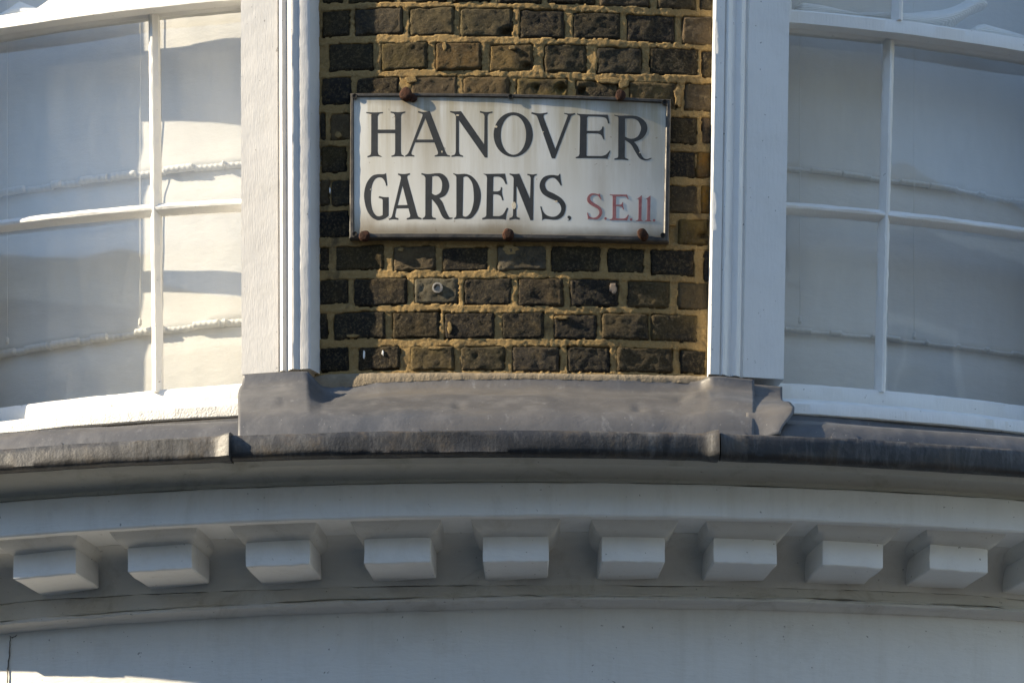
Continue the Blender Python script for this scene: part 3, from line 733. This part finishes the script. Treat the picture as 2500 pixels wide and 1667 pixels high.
# ------------------------------------------------------------------ roman blinds behind the glass
def blind(side, wv, tapes, cords, label):
    bl = empty('roman_blind', label, 'blind', 'roman blinds in the sash windows', loc=P((wv['a'] + wv['b']) / 2, -.215, 4.75))
    bpy.context.view_layer.update()
    L = side == 'left'
    r0 = -.205
    t0, t1 = wv['a'] - .02, wv['b'] + .02
    tl = [line(p, r0 + .012, 1) for p in tapes]
    nx, ny = 110, 150
    z0_, z1_ = 4.72, 6.55
    def disp(th, z):
        s = th * RW
        e = .0035 * nz(s * 4 + (3 if L else 8), z * 3, 2.2) + .0016 * nz(s * 10, z * 8, 5.5)
        # creases fanning out from the tape corners
        e += .0014 * nz((s + z) * 14, (s - z) * 4, 8.8)
        for f in tl:
            d = z - f(th)
            e += -.006 * math.exp(-((d + .02) / .03) ** 2) if d < 0 else .005 * math.exp(-(d / .05) ** 2)
        return r0 + e
    V = []
    for j in range(ny + 1):
        for i in range(nx + 1):
            th, z = t0 + (t1 - t0) * i / nx, z0_ + (z1_ - z0_) * j / ny
            V.append(P(th, disp(th, z), z))
    m = nx + 1
    F = [(j * m + i, j * m + i + 1, (j + 1) * m + i + 1, (j + 1) * m + i) for j in range(ny) for i in range(nx)]
    o = mesh('fabric', V, F, 'cloth', bl, True)
    sd = o.modifiers.new('thickness', 'SOLIDIFY'); sd.thickness = .0012; sd.offset = -1
    for k_, f in enumerate(tl):                      # gathered rod pockets
        n = 520
        amp = (.0009 if L else .0005); hh = .009 if L else .006
        def ring(i):
            th = t0 + .004 + (t1 - t0 - .008) * i / n; s = th * RW
            pk = math.sin(s * 2 * math.pi / .015 + 2 * nz(s * 5, k_, 1)) * .6 + .6 * nz(s * 60, k_, 4)
            z = f(th) + .002 * nz(s * 12, k_, 9); r = disp(th, z)
            h = hh * (1 + .03 * pk)
            return [P(th, r - .002, z + h), P(th, r + .006 + amp * .6 * pk, z + h * .9), P(th, r + .011 + amp * pk, z + h * .2), P(th, r + .010 + amp * pk, z - h * .5), P(th, r + .003, z - h), P(th, r - .002, z - h)]
        strip('rod_pocket', ring, n, 'cloth', bl, smooth=True)
    for x, yb, yt in cords:
        th, zb = hit(x, yb, -.185); zt = hit(x, yt, -.185)[1]
        def cr(i):
            z = zb + (zt - zb) * i / 8
            return [P(th + .0011 * math.cos(q) / RW + (.004 * (1 - i / 8)) / RW * 0, -.180 + .0011 * math.sin(q), z) for q in np.linspace(0, 2 * math.pi, 7)[:-1]]
        c_ = strip('cord', cr, 8, 'cloth', bl, smooth=True)
        def kn(i):
            z = zb - .002 + .020 * i / 5; w_ = (.002, .006, .004, .0055, .004, .0012)[i]
            return [P(th + w_ * math.cos(q) / RW, -.180 + w_ * math.sin(q), z) for q in np.linspace(0, 2 * math.pi, 9)[:-1]]
        strip('knot', kn, 5, 'cloth', c_, smooth=True)
blind('left', WL, [[(0, 466), (180, 444), (360, 426), (580, 392)], [(0, 858), (300, 822), (390, 808), (585, 775)]],
      [(20, 840, -400), (344, 795, -400)], 'sunlit cream roman blind with gathered rod pockets in left window')
blind('right', WR, [[(1925, 406), (2150, 434), (2240, 450), (2500, 490)], [(1925, 798), (2140, 826), (2230, 834), (2500, 862)]],
      [(1952, 790, -400), (2230, 828, -400)], 'bluish shaded roman blind with thin rod pockets in right window')

# ------------------------------------------------------------------ knitted cloth lying along the meeting rails
def cloth_roll(x0, x1, hf, wv, label, seed, rise=()):
    n = 150; m = 22
    a, b = hit(x0, 30, -.10)[0], hit(x1, 30, -.10)[0]
    V, F = [], []
    for i in range(n + 1):
        th = a + (b - a) * i / n; s = th * RW
        x = x0 + (x1 - x0) * i / n
        h = hf(x) / 1000.0
        base = wv['mr'](th) + .036
        lift = 0
        for xc, wd_, am in rise: lift += am * math.exp(-((x - xc) / wd_) ** 2)
        taper = min(1, i / 6, (n - i) / 6) ** .5
        for j in range(m):
            q = 2 * math.pi * j / m
            fold = 1 + .16 * math.sin(3 * q + s * 9 + seed) + .22 * nz(s * 7 + seed, math.cos(q), math.sin(q))
            V.append(P(th, -.10 + .034 * math.cos(q) * fold * (.3 + .7 * taper), base + lift + h / 2 + h / 2 * math.sin(q) * fold * (.2 + .8 * taper)))
    for i in range(n):
        for j in range(m):
            k0, k1 = i * m + j, i * m + (j + 1) % m
            F.append((k0, k1, k1 + m, k0 + m))
    F.append(tuple(range(m))[::-1]); F.append(tuple(range(n * m, n * m + m)))
    o = mesh('knitted_cloth', V, F, 'knit', None, True)
    tag(o, label, 'cloth', 'knitted cloths along the meeting rails'); return o
cloth_roll(-110, 565, poly([(-110, 40), (20, 34), (60, 60), (110, 30), (145, 46), (300, 36), (430, 62), (520, 34), (560, 52)]), WL, 'ribbed white knitted cloth lying on the left window meeting rail', 2)
cloth_roll(1935, 2405, poly([(1935, 44), (2000, 38), (2080, 28), (2130, 40), (2180, 48), (2260, 58), (2330, 44), (2405, 34)]), WR, 'twisted ribbed white cloth roll on the right window meeting rail', 5, rise=((2400, 60, .075), (2330, 60, .02)))
cloth_roll(2358, 2620, poly([(2358, 30), (2390, 52), (2440, 46), (2520, 30), (2620, 30)]), WR, 'flat folded end of white cloth at the far right of the meeting rail', 9)

# ------------------------------------------------------------------ street sign
sg_ = empty('street_sign', 'black rimmed white enamel street sign with charcoal and red lettering', 'street sign', loc=P(0, .012, 5.1))
bpy.context.view_layer.update()
TLo, TRo, BRo, BLo = (856, 229), (1638, 244), (1633, 592), (853, 583)
TLi, TRi, BRi, BLi = (864, 238), (1626, 253), (1620, 578), (865, 571)
def bil(c, u, v, ar=1.0):      # u left->right, v bottom->top
    (ax, ay), (bx, by), (cx, cy), (dx, dy) = c[3], c[2], c[1], c[0]
    x = (ax * (1 - u) + bx * u) * (1 - v) + (dx * (1 - u) + cx * u) * v
    y = (ay * (1 - u) + by * u) * (1 - v) + (dy * (1 - u) + cy * u) * v
    return x, y - ar * (6 * v + 3 * (1 - v)) * 4 * u * (1 - u)
def SP(x, y, r):
    th, z = hit(x, y, .014); return P(th, r, z)
RS = .014
def panel():
    nx, ny = 40, 18; V, F, U = [], [], []
    for j in range(ny + 1):
        for i in range(nx + 1):
            u, v = i / nx, j / ny
            x, y = bil((TLi, TRi, BRi, BLi), u, v); V.append(SP(x, y, RS)); U.append((u, v))
    m = nx + 1
    F = [(j * m + i, j * m + i + 1, (j + 1) * m + i + 1, (j + 1) * m + i) for j in range(ny) for i in range(nx)]
    mesh('panel', V, F, 'enamel', sg_, True, uvs=U)
panel()
def rim():
    # frame section swept round the four sides
    n = 36; outl, inl = [], []
    for c, lst in (((TLo, TRo, BRo, BLo), outl), ((TLi, TRi, BRi, BLi), inl)):
        for i in range(n): lst.append(bil(c, i / n, 1))
        for i in range(n): lst.append(bil(c, 1, 1 - i / n))
        for i in range(n): lst.append(bil(c, 1 - i / n, 0))
        for i in range(n): lst.append(bil(c, 0, i / n))
    V, F = [], []
    m = 6
    for k_, ((xo, yo), (xi, yi)) in enumerate(zip(outl, inl)):
        w1 = .9 * nz(k_ * .31, 1, 1); e = .0012 * nz(k_ * .37, 2, 2)
        mx, my = xo * .75 + xi * .25, yo * .75 + yi * .25; nx_, ny_ = xo * .2 + xi * .8, yo * .2 + yi * .8
        V += [SP(xi, yi, RS - .003), SP(xi, yi, RS + .0012), SP(nx_, ny_, RS + .0042 + e), SP(mx, my, RS + .0042 + e), SP(xo + w1, yo + w1, RS + .001), SP(xo + w1, yo + w1, -.004)]
    N = len(outl)
    for i in range(N):
        for j in range(m - 1):
            a, b = i * m + j, ((i + 1) % N) * m + j; F.append((a, a + 1, b + 1, b))
    o = mesh('rim', V, F, 'rim', sg_); autosmooth(o, 40)
rim()
def hole(x, y, rad):
    n = 14; V = []
    for rr, r in ((1.0, RS + .0044), (.95, RS + .0056), (.7, RS + .0056), (.62, RS + .0046)):
        for i in range(n):
            q = 2 * math.pi * i / n; V.append(SP(x + rad * rr * math.cos(q), y + rad * rr * math.sin(q), r))
    F = [(k_ * n + i, k_ * n + (i + 1) % n, (k_ + 1) * n + (i + 1) % n, (k_ + 1) * n + i) for k_ in range(3) for i in range(n)] + [tuple(range(3 * n, 4 * n))]
    mesh('screw_hole', V, F, 'hole', sg_)
for x, y, r in ((867, 237, 6.5), (1247, 238, 6.5), (1622, 252, 7), (867, 573, 6.5), (1618, 576, 6.5)): hole(x, y, r)

def outline(pts, x0, y0, sc):
    n = len(pts); out = []
    for i in range(n):
        p, q = pts[i], pts[(i + 1) % n]
        ps, qs = len(p) > 2, len(q) > 2
        out.append((p[0], p[1]))
        if ps or qs:
            a = pts[i - 1] if ps else p; b = pts[(i + 2) % n] if qs else q
            for t in (.2, .4, .6, .8):
                t2, t3 = t * t, t * t * t
                out.append(tuple(.5 * (2 * p[d] + (q[d] - a[d]) * t + (2 * a[d] - 5 * p[d] + 4 * q[d] - b[d]) * t2 + (3 * p[d] - a[d] - 3 * q[d] + b[d]) * t3) for d in (0, 1)))
    return [(x0 + x / sc, y0 + y / sc) for x, y in out]
def ell(cx, cy, rx, ry, n=44):
    return [(cx + rx * math.cos(2 * math.pi * i / n), cy + ry * math.sin(2 * math.pi * i / n)) for i in range(n)]
def glyph(loops, frame, mat='ink', h=.0002):
    x0, y0, sc = frame
    L = [outline(l, x0, y0, sc) for l in loops]
    tri = tessellate_polygon([[Vector((x, y, 0)) for x, y in l] for l in L])
    pts = [p for l in L for p in l]; n = len(pts)
    V = [SP(x, y, RS + h) for x, y in pts] + [SP(x, y, RS - .001) for x, y in pts]
    F = []
    for a, b, c in tri:
        (ax, ay), (bx, by), (cx, cy) = pts[a], pts[b], pts[c]
        F.append((a, b, c) if (bx - ax) * (cy - ay) - (by - ay) * (cx - ax) < 0 else (a, c, b))
    o = 0
    for l in L:
        m = len(l)
        for i in range(m): F.append((o + i, o + (i + 1) % m, n + o + (i + 1) % m, n + o + i))
        o += m
    return mesh('letter', V, F, mat, sg_)
Z1, Z2, Z3, Z4, Z5 = (880, 260, 6.533), (1190, 260, 5.6), (880, 410, 7.84), (1160, 410, 9.046), (1400, 450, 9.8)
S = 1
glyph([[(92, 92), (225, 98, S), (358, 92), (358, 110), (300, 122, S), (275, 165), (275, 372), (553, 372), (553, 165), (535, 122, S), (480, 103), (482, 82), (600, 95, S), (715, 82), (712, 103), (660, 125, S), (645, 165), (645, 720), (655, 765, S), (690, 785), (698, 803), (595, 797, S), (495, 806), (492, 788), (540, 770, S), (553, 720), (553, 430), (275, 430), (275, 720), (290, 770, S), (338, 797), (338, 808), (225, 797, S), (112, 815), (112, 795), (160, 770, S), (170, 720), (172, 150), (150, 122, S), (92, 110)]], Z1)
glyph([[(920, 75), (1010, 92, S), (1105, 75), (1355, 720), (1385, 770, S), (1430, 785), (1425, 803), (1300, 797, S), (1183, 803), (1183, 785), (1230, 765, S), (1235, 730), (1180, 578), (872, 578), (815, 725), (815, 765, S), (860, 785), (858, 803), (785, 797, S), (712, 803), (712, 788), (755, 755, S), (780, 710), (985, 165), (985, 125, S), (918, 100)], [(1035, 190), (1160, 530), (893, 530)]], Z1)
glyph([[(1430, 75), (1510, 82, S), (1605, 78), (1972, 605), (1978, 160), (1960, 120, S), (1905, 100), (1908, 75), (2005, 92, S), (2105, 82), (2102, 105), (2045, 120, S), (2025, 160), (2025, 817), (1985, 817), (1570, 225), (1570, 720), (1585, 765, S), (1638, 788), (1635, 808), (1545, 797, S), (1452, 808), (1452, 785), (1505, 765, S), (1520, 710), (1522, 165), (1500, 125, S), (1430, 95)]], Z1)
glyph([ell(352, 387, 268, 305), ell(355, 392, 173, 270)], Z2)
glyph([[(603, 80), (710, 98, S), (820, 85), (818, 102), (775, 118, S), (768, 150), (928, 580), (1090, 150), (1095, 120, S), (1048, 103), (1050, 90), (1120, 100, S), (1198, 93), (1196, 110), (1150, 130, S), (1135, 160), (925, 712), (880, 712), (690, 170), (665, 125, S), (600, 102)]], Z2)
glyph([[(1225, 95), (1300, 108, S), (1645, 115), (1668, 232), (1648, 238), (1625, 170, S), (1560, 145, S), (1380, 138), (1362, 155), (1358, 335), (1530, 335), (1558, 315, S), (1572, 275), (1590, 280), (1590, 370, S), (1600, 450), (1585, 453), (1555, 395, S), (1510, 372), (1370, 368), (1358, 380), (1355, 672), (1365, 678), (1560, 680), (1620, 660, S), (1672, 603), (1682, 608), (1640, 722), (1580, 712, S), (1208, 710), (1205, 695), (1245, 680, S), (1258, 650), (1268, 160), (1260, 130, S), (1225, 112)]], Z2)
glyph([[(1735, 115), (1800, 128, S), (1980, 128, S), (2080, 150, S), (2160, 215, S), (2188, 300, S), (2160, 390, S), (2095, 455, S), (2005, 488), (2050, 540, S), (2090, 630, S), (2130, 700, S), (2175, 722, S), (2240, 703), (2245, 712), (2210, 732, S), (2150, 738, S), (2080, 710, S), (2020, 620, S), (1960, 520, S), (1880, 462), (1878, 690), (1890, 708, S), (1925, 720), (1925, 737), (1830, 728, S), (1735, 732), (1735, 715), (1780, 700, S), (1788, 680), (1790, 165), (1780, 140, S), (1735, 128)],
       [(1882, 170), (1970, 165, S), (2050, 195, S), (2095, 270, S), (2095, 330, S), (2060, 405, S), (2000, 440, S), (1940, 440, S), (1880, 415)]], Z2)
glyph([[(490, 102), (515, 340), (490, 345), (470, 270, S), (420, 200, S), (350, 185, S), (275, 225, S), (220, 340, S), (200, 520, S), (205, 690, S), (240, 830, S), (300, 910, S), (360, 928, S), (425, 905), (425, 640), (415, 600, S), (345, 572), (362, 542), (450, 560, S), (540, 562), (540, 915), (470, 970, S), (380, 1000, S), (300, 995, S), (200, 930, S), (115, 790, S), (70, 580, S), (80, 420, S), (130, 270, S), (220, 160, S), (320, 125, S), (440, 122, S)]], Z3)
glyph([[(720, 108), (830, 120, S), (945, 103), (948, 130), (905, 150, S), (893, 185), (1085, 890), (1110, 935, S), (1170, 962), (1165, 988), (1030, 980, S), (888, 992), (885, 965), (940, 945, S), (953, 910), (918, 775), (690, 778), (663, 905), (670, 945, S), (728, 965), (722, 995), (635, 985, S), (545, 997), (545, 975), (590, 945, S), (610, 895), (775, 200), (765, 160, S), (717, 135)], [(805, 345), (900, 712), (712, 715)]], Z3)
glyph([[(1170, 102), (1290, 120, S), (1460, 105, S), (1560, 115, S), (1650, 190, S), (1697, 320, S), (1680, 430, S), (1620, 530, S), (1510, 582), (1570, 660, S), (1630, 810, S), (1690, 930, S), (1730, 952, S), (1762, 950), (1760, 970), (1700, 985, S), (1620, 980, S), (1555, 910, S), (1470, 730, S), (1365, 597), (1365, 905), (1385, 945, S), (1442, 960), (1440, 990), (1310, 988, S), (1188, 988), (1188, 965), (1230, 935, S), (1240, 890), (1243, 190), (1215, 150, S), (1163, 128)],
       [(1372, 170), (1430, 155, S), (1500, 175, S), (1555, 260, S), (1560, 370, S), (1530, 470, S), (1450, 520, S), (1400, 510, S), (1365, 485)]], Z3)
glyph([[(1775, 102), (1860, 122, S), (2020, 118, S), (2140, 170, S), (2240, 290, S), (2298, 450, S), (2298, 620, S), (2250, 800, S), (2160, 930, S), (2070, 980, S), (1920, 970, S), (1795, 985), (1790, 962), (1825, 940, S), (1835, 890), (1835, 190), (1825, 155, S), (1775, 118)],
       [(1968, 185), (2010, 165, S), (2070, 190, S), (2140, 300, S), (2165, 470, S), (2165, 650, S), (2120, 830, S), (2050, 920, S), (1990, 932, S), (1955, 910)]], Z3)
glyph([[(185, 125), (260, 135, S), (660, 128), (705, 355), (675, 362), (620, 260, S), (560, 210, S), (500, 195), (420, 195), (402, 210), (395, 520), (500, 520), (555, 490, S), (570, 425), (595, 432), (595, 560, S), (628, 712), (600, 720), (570, 640, S), (520, 600, S), (460, 585), (395, 585), (390, 1065), (530, 1068), (620, 1020, S), (700, 878), (732, 895), (690, 1030, S), (675, 1150), (590, 1132, S), (250, 1130), (158, 1145), (152, 1110), (220, 1085, S), (245, 1050), (262, 230), (245, 175, S), (185, 140)]], Z4)
glyph([[(760, 125), (870, 138, S), (975, 128), (1212, 680), (1225, 230), (1205, 180, S), (1150, 160), (1155, 132), (1260, 148, S), (1362, 135), (1358, 160), (1310, 185, S), (1293, 235), (1280, 1157), (1220, 1157), (925, 415), (912, 420), (908, 1060), (930, 1085, S), (985, 1105), (978, 1145), (880, 1130, S), (755, 1150), (755, 1110), (815, 1085, S), (835, 1050), (850, 240), (830, 190, S), (758, 148)]], Z4)
glyph([[(1880, 135), (1890, 250, S), (1915, 390), (1890, 395), (1830, 300, S), (1740, 225, S), (1640, 235, S), (1560, 310, S), (1545, 400, S), (1600, 500, S), (1750, 575, S), (1900, 670, S), (1990, 790, S), (2000, 900, S), (1960, 1040, S), (1860, 1125, S), (1750, 1147, S), (1620, 1135, S), (1530, 1130, S), (1478, 1160), (1475, 1040, S), (1437, 855), (1462, 852), (1500, 960, S), (1580, 1045, S), (1700, 1080, S), (1800, 1060, S), (1880, 980, S), (1900, 890, S), (1860, 790, S), (1780, 730, S), (1600, 650, S), (1480, 560, S), (1425, 430, S), (1440, 310, S), (1510, 210, S), (1620, 165, S), (1740, 160, S), (1830, 172, S), (1858, 138)]], Z4)
glyph([[(2035, 1095), (2050, 1065, S), (2080, 1058, S), (2115, 1080, S), (2120, 1110, S), (2100, 1150, S), (2045, 1167), (2040, 1160), (2070, 1140, S)]], Z4)
glyph([[(632, 225), (640, 290, S), (672, 360), (650, 370), (610, 300, S), (540, 255, S), (460, 260, S), (405, 310, S), (405, 370, S), (460, 430, S), (560, 490, S), (640, 550, S), (685, 630, S), (680, 720, S), (630, 800, S), (560, 840, S), (460, 835, S), (380, 825, S), (345, 838), (340, 770, S), (325, 690), (342, 675), (375, 760, S), (450, 800, S), (540, 790, S), (610, 720, S), (615, 650, S), (570, 580, S), (470, 530, S), (370, 460, S), (325, 380, S), (345, 290, S), (420, 225, S), (520, 225, S), (590, 240, S)]], Z5, 'red', .0005)
glyph([[(868, 240), (930, 248, S), (1280, 248), (1320, 360), (1300, 360), (1265, 305, S), (1210, 290), (1020, 290), (1015, 490), (1120, 490), (1155, 470, S), (1170, 430), (1190, 440), (1190, 520, S), (1208, 600), (1185, 605), (1165, 550, S), (1110, 525), (1020, 525), (1018, 820), (1200, 825), (1260, 800, S), (1305, 730), (1325, 740), (1285, 870), (1200, 860, S), (868, 860), (868, 845), (920, 825, S), (935, 790), (940, 310), (930, 275, S), (868, 255)]], Z5, 'red', .0005)
one = [(1515, 355), (1580, 310, S), (1625, 270), (1638, 275), (1625, 840), (1640, 865, S), (1675, 885), (1580, 880, S), (1498, 885), (1500, 875), (1545, 850, S), (1555, 810), (1562, 370), (1545, 350, S)]
glyph([one], Z5, 'red', .0005); glyph([[(p[0] + 207, p[1] + 6) + p[2:] for p in one]], Z5, 'red', .0005)
for x, y in ((768, 820), (1380, 845), (1930, 865)): glyph([ell(x, y, 31, 31, 16)], Z5, 'red', .0005)
# chips in the enamel
def chip(x, y, w_, h_, seed):
    n = 12; V = [SP(x + w_ * (1 + .35 * nz(i, seed, 3)) * math.cos(2 * math.pi * i / n), y + h_ * (1 + .35 * nz(i, seed, 8)) * math.sin(2 * math.pi * i / n), RS + r) for r in (.0006, -.0005) for i in range(n)]
    mesh('enamel_chip', V, [tuple(range(n))[::-1]] + [(i, (i + 1) % n, n + (i + 1) % n, n + i) for i in range(n)], 'chipm', sg_)
for i, c in enumerate(((1255, 502, 5, 9), (1211, 310, 3.4, 2.6), (1117, 282, 4, 1.6), (1326, 323, 2.2, 1.2), (905, 281, 1.6, 2), (1079, 371, 1.5, 2.6), (1562, 373, 1.6, 1.6), (1358, 492, 3, 2.2), (905, 463, 1.4, 1.4))): chip(*c, i)

# ------------------------------------------------------------------ rusty fixings
def bolt(x, y, rad, ln, label, seed, tail=None):
    th, z = hit(x, y, .03)
    n, V, F = 9, [], []
    ln *= .5; prof = [(-.01, .45), (.012, .5), (.013, .95), (.016, 1.05), (.016 + ln * .6, 1.0), (.016 + ln, .82), (.017 + ln, .35)]
    for k_, (r, w_) in enumerate(prof):
        for i in range(n):
            q = 2 * math.pi * i / n + seed
            rr = rad * 1.12 / 1000 * w_ * (1 + .42 * nz(math.cos(q) * 1.6 + seed * 9, math.sin(q) * 1.6, k_ * .4))
            s_, dz = rr * math.cos(q), rr * math.sin(q)
            if tail and k_ > 1: s_ += tail[0] * (k_ - 1) / 5000; dz -= tail[1] * (k_ - 1) / 5000
            V.append(P(th + s_ / RW, r + .003 * nz(i * .9, k_, seed), z + dz))
    for k_ in range(len(prof) - 1):
        for i in range(n): F.append((k_ * n + i, k_ * n + (i + 1) % n, (k_ + 1) * n + (i + 1) % n, (k_ + 1) * n + i))
    F.append(tuple(range((len(prof) - 1) * n, len(prof) * n)))
    o = mesh('rusty_bolt', V, F, 'rust', None); autosmooth(o, 38)
    sb = o.modifiers.new('sub', 'SUBSURF'); sb.levels = 1; sb.render_levels = 1
    tag(o, label, 'bolt', 'rusty bolts holding the sign'); return o
bolt(991, 226, 15, .020, 'large jagged rusty bolt over the letter A of the sign top edge', 1)
b2 = bolt(1006, 234, 10, .006, 'flattened rusty nail stub beside the jagged top left bolt', 6)
bolt(1517, 229, 13, .016, 'small rusty bolt at the sign top edge near the right corner', 2)
bolt(888, 572, 13.5, .020, 'round rusty bolt at the lower left corner of the sign', 3)
bolt(1241, 571, 13, .022, 'orange rusty bolt at the middle of the sign bottom edge', 4, (0, -4))
bolt(1574, 575, 12, .022, 'pale rusty bolt at the lower right corner of the sign', 5, (-6, -12))

# ------------------------------------------------------------------ terrace across the street (seen mirrored in the panes)
def house(x0, label, tone, seed):
    hs = empty('terraced_house', label, 'house', 'terraced houses across the street', loc=(x0, -9.2, 0))
    bpy.context.view_layer.update()
    wd, y0, y1, H = 6.2, -19.0, -9.2, 15.2
    box('wall', x0 + .01, x0 + wd - .01, y0, y1, .13, H, tone, hs)
    V = [(x0, y0, H), (x0 + wd, y0, H), (x0 + wd, y1 - .35, H), (x0, y1 - .35, H), (x0, (y0 + y1) / 2, H + 1.0), (x0 + wd, (y0 + y1) / 2, H + 1.0)]
    rf = mesh('roof', V, [(0, 1, 5, 4), (2, 3, 4, 5), (0, 4, 3), (1, 2, 5), (0, 3, 2, 1)], 'far_roof', hs)
    for zz, hh in ((1.0, 1.9), (4.4, 2.0), (7.6, 1.7), (10.2, 1.5), (12.5, 1.3)):
        for xx in (.8, 3.6):
            if zz < 2 and xx < 1:
                d_ = box('door', x0 + xx, x0 + xx + 1.1, y1 + .002, y1 + .06, .14, 2.5, 'far_door', hs)
                box('handle', x0 + xx + .95, x0 + xx + 1.0, y1 + .061, y1 + .12, 1.2, 1.25, 'far_white', d_); continue
            wn = box('window', x0 + xx - .1, x0 + xx + 1.4, y1 + .002, y1 + .05, zz, zz + hh + .1, 'far_white', hs)
            for qx in (0, .65):
                for qz in (0, .5): box('pane', x0 + xx + .02 + qx, x0 + xx + .62 + qx, y1 + .051, y1 + .056, zz + .08 + qz * hh, zz + .02 + hh * (.5 + qz) - .03, 'far_glass', wn)
    box('cornice', x0 + .01, x0 + wd - .01, y1 + .002, y1 + .30, H - .55, H - .05, 'far_white', hs)
    return hs
for i in range(9):
    house(-9.0 + i * 6.2, 'stock brick terraced house in the straight row across the street', 'far_brick' if i % 3 else 'far_white', i)
ANG = R_(-47.8)
for i in range(6):
    h_ = house(0, 'stock brick terraced house in the angled row towards the sun', 'far_brick' if i % 2 else 'far_white', i + 20)
    q = (i - 3.2) * 6.2
    h_.location = (-22.6 + q * math.cos(ANG), -9.6 + q * math.sin(ANG), 0); h_.rotation_euler = (0, 0, ANG)

# house added out of view towards the sun to keep the roadway in shade
nb = empty('unseen_shade_house', 'low unseen house added at the left to shade the street', 'house', loc=(-18, 6, 0)); bpy.context.view_layer.update()
box('wall', -26, -13, -1.5, 15, .14, 8.0, 'far_brick', nb)
rf = mesh('roof', [(-26.2, -1.7, 8.0), (-12.8, -1.7, 8.0), (-12.8, 15.2, 8.0), (-26.2, 15.2, 8.0), (-19.5, -1.7, 9.4), (-19.5, 15.2, 9.4)], [(0, 3, 5, 4), (1, 4, 5, 2), (0, 4, 1), (3, 2, 5), (0, 1, 2, 3)], 'far_roof', nb)
for y in (0, 4, 8, 12):
    for z in (1.2, 4.6):
        wn = box('window', -12.998, -12.94, y, y + 1.4, z, z + 1.9, 'far_white', nb)
        box('pane', -12.939, -12.935, y + .1, y + 1.3, z + .1, z + 1.8, 'far_glass', wn)

# ------------------------------------------------------------------ small marks: cracks in the stucco, paint splashes and a plug on the bricks
M['patch'] = plain('old_render_patch', (.24, .18, .13), (.33, .26, .20), 120, .95, .004)
M['crack'] = plain('crack_shadow_dirt', (.10, .095, .08), (.17, .16, .14), 60, .95)
def crack(pts, r, w_, parent):
    V, F = [], []
    full = []
    for (x0, y0), (x1, y1) in zip(pts[:-1], pts[1:]):
        for i in range(6): full.append((x0 + (x1 - x0) * i / 6, y0 + (y1 - y0) * i / 6))
    full.append(pts[-1])
    for i, (x, y) in enumerate(full):
        ww = w_ * (.5 + .6 * abs(nz(i * .7, x * .01, 2))) * min(1, .25 + (len(full) - i) / 5, .25 + i / 5); jx = 2.2 * nz(i * .55, y * .02, 4); jy = 1.6 * nz(i * .6, 7, x * .02)
        for dx in (-ww / 2, ww / 2):
            th, z = hit(x + jx + (dx if abs(pts[0][0] - pts[-1][0]) < abs(pts[0][1] - pts[-1][1]) else 0), y + jy + (0 if abs(pts[0][0] - pts[-1][0]) < abs(pts[0][1] - pts[-1][1]) else dx), r); V.append(P(th, r + .0016, z))
    for i in range(len(full) - 1): F.append((2 * i, 2 * i + 1, 2 * i + 3, 2 * i + 2))
    o = mesh('crack', V, F, 'crack', parent); sd = o.modifiers.new('t', 'SOLIDIFY'); sd.thickness = .002; sd.offset = -1
bpy.context.view_layer.update()
crack([(26, 1552), (24, 1600), (20, 1640), (19, 1700)], .0005, 3.2, fr)
crack([(22, 1550), (30, 1557), (42, 1549)], .0005, 1.6, fr)
def splash(x, y, w_, h_, mat, seed, r=.0030, name='paint_splash'):
    n = 14; V = []
    for rr, k_ in ((r - .006, 1.05), (r, 1.0), (r + .0006, .7)):
        for i in range(n):
            q = 2 * math.pi * i / n; f = k_ * (1 + .5 * nz(math.cos(q) * 1.7 + seed * 3, math.sin(q) * 1.7, seed))
            th, z = hit(x + w_ * f * math.cos(q), y + h_ * f * math.sin(q), 0); V.append(P(th, rr, z))
    F = [(k_ * n + i, k_ * n + (i + 1) % n, (k_ + 1) * n + (i + 1) % n, (k_ + 1) * n + i) for k_ in range(2) for i in range(n)] + [tuple(range(2 * n, 3 * n))]
    mesh(name, V, F, mat, pier)
for i, (x, y, w_, h_, mt_) in enumerate([(889, 866, 2.6, 9, 'frame'), (935, 862, 2.4, 6, 'frame'), (1497, 704, 9, 13, 'patch'), (806, 466, 1.6, 7, 'frame'),
                                       (1003, 195, 14, 9, 'mortar'), (1521, 205, 14, 12, 'mortar'), (1655, 235, 9, 22, 'mortar'), (1085, 115, 6, 9, 'mortar'), (1250, 118, 9, 5, 'mortar'), (1098, 800, 6, 12, 'mortar'), (980, 610, 7, 4, 'mortar'), (1490, 198, 30, 7, 'mortar'), (826, 330, 8, 8, 'mortar'), (1246, 610, 18, 12, 'mortar'), (860, 820, 14, 4, 'mortar'), (1062, 850, 16, 4, 'mortar'), (1372, 775, 18, 4, 'mortar'), (1640, 540, 14, 12, 'mortar')]):
    splash(x, y, w_, h_, mt_, i + 1, name='paint_splash' if mt_ != 'mortar' else 'mortar_smear')
def plug(x, y):
    V, F, n = [], [], 18
    for rad, r in ((13, -.004), (13, .0032), (9, .0036), (8, .000), (.5, .000)):
        for i in range(n):
            q = 2 * math.pi * i / n; th, z = hit(x + rad * math.cos(q), y + rad * math.sin(q), 0); V.append(P(th, r, z))
    for k_ in range(4):
        for i in range(n): F.append((k_ * n + i, k_ * n + (i + 1) % n, (k_ + 1) * n + (i + 1) % n, (k_ + 1) * n + i))
    mesh('plug', V, F, 'chip2', pier)
M['chip2'] = plain('grey_filler', (.22, .21, .19), (.30, .28, .25), 90, .9, .004)
plug(1068, 703)
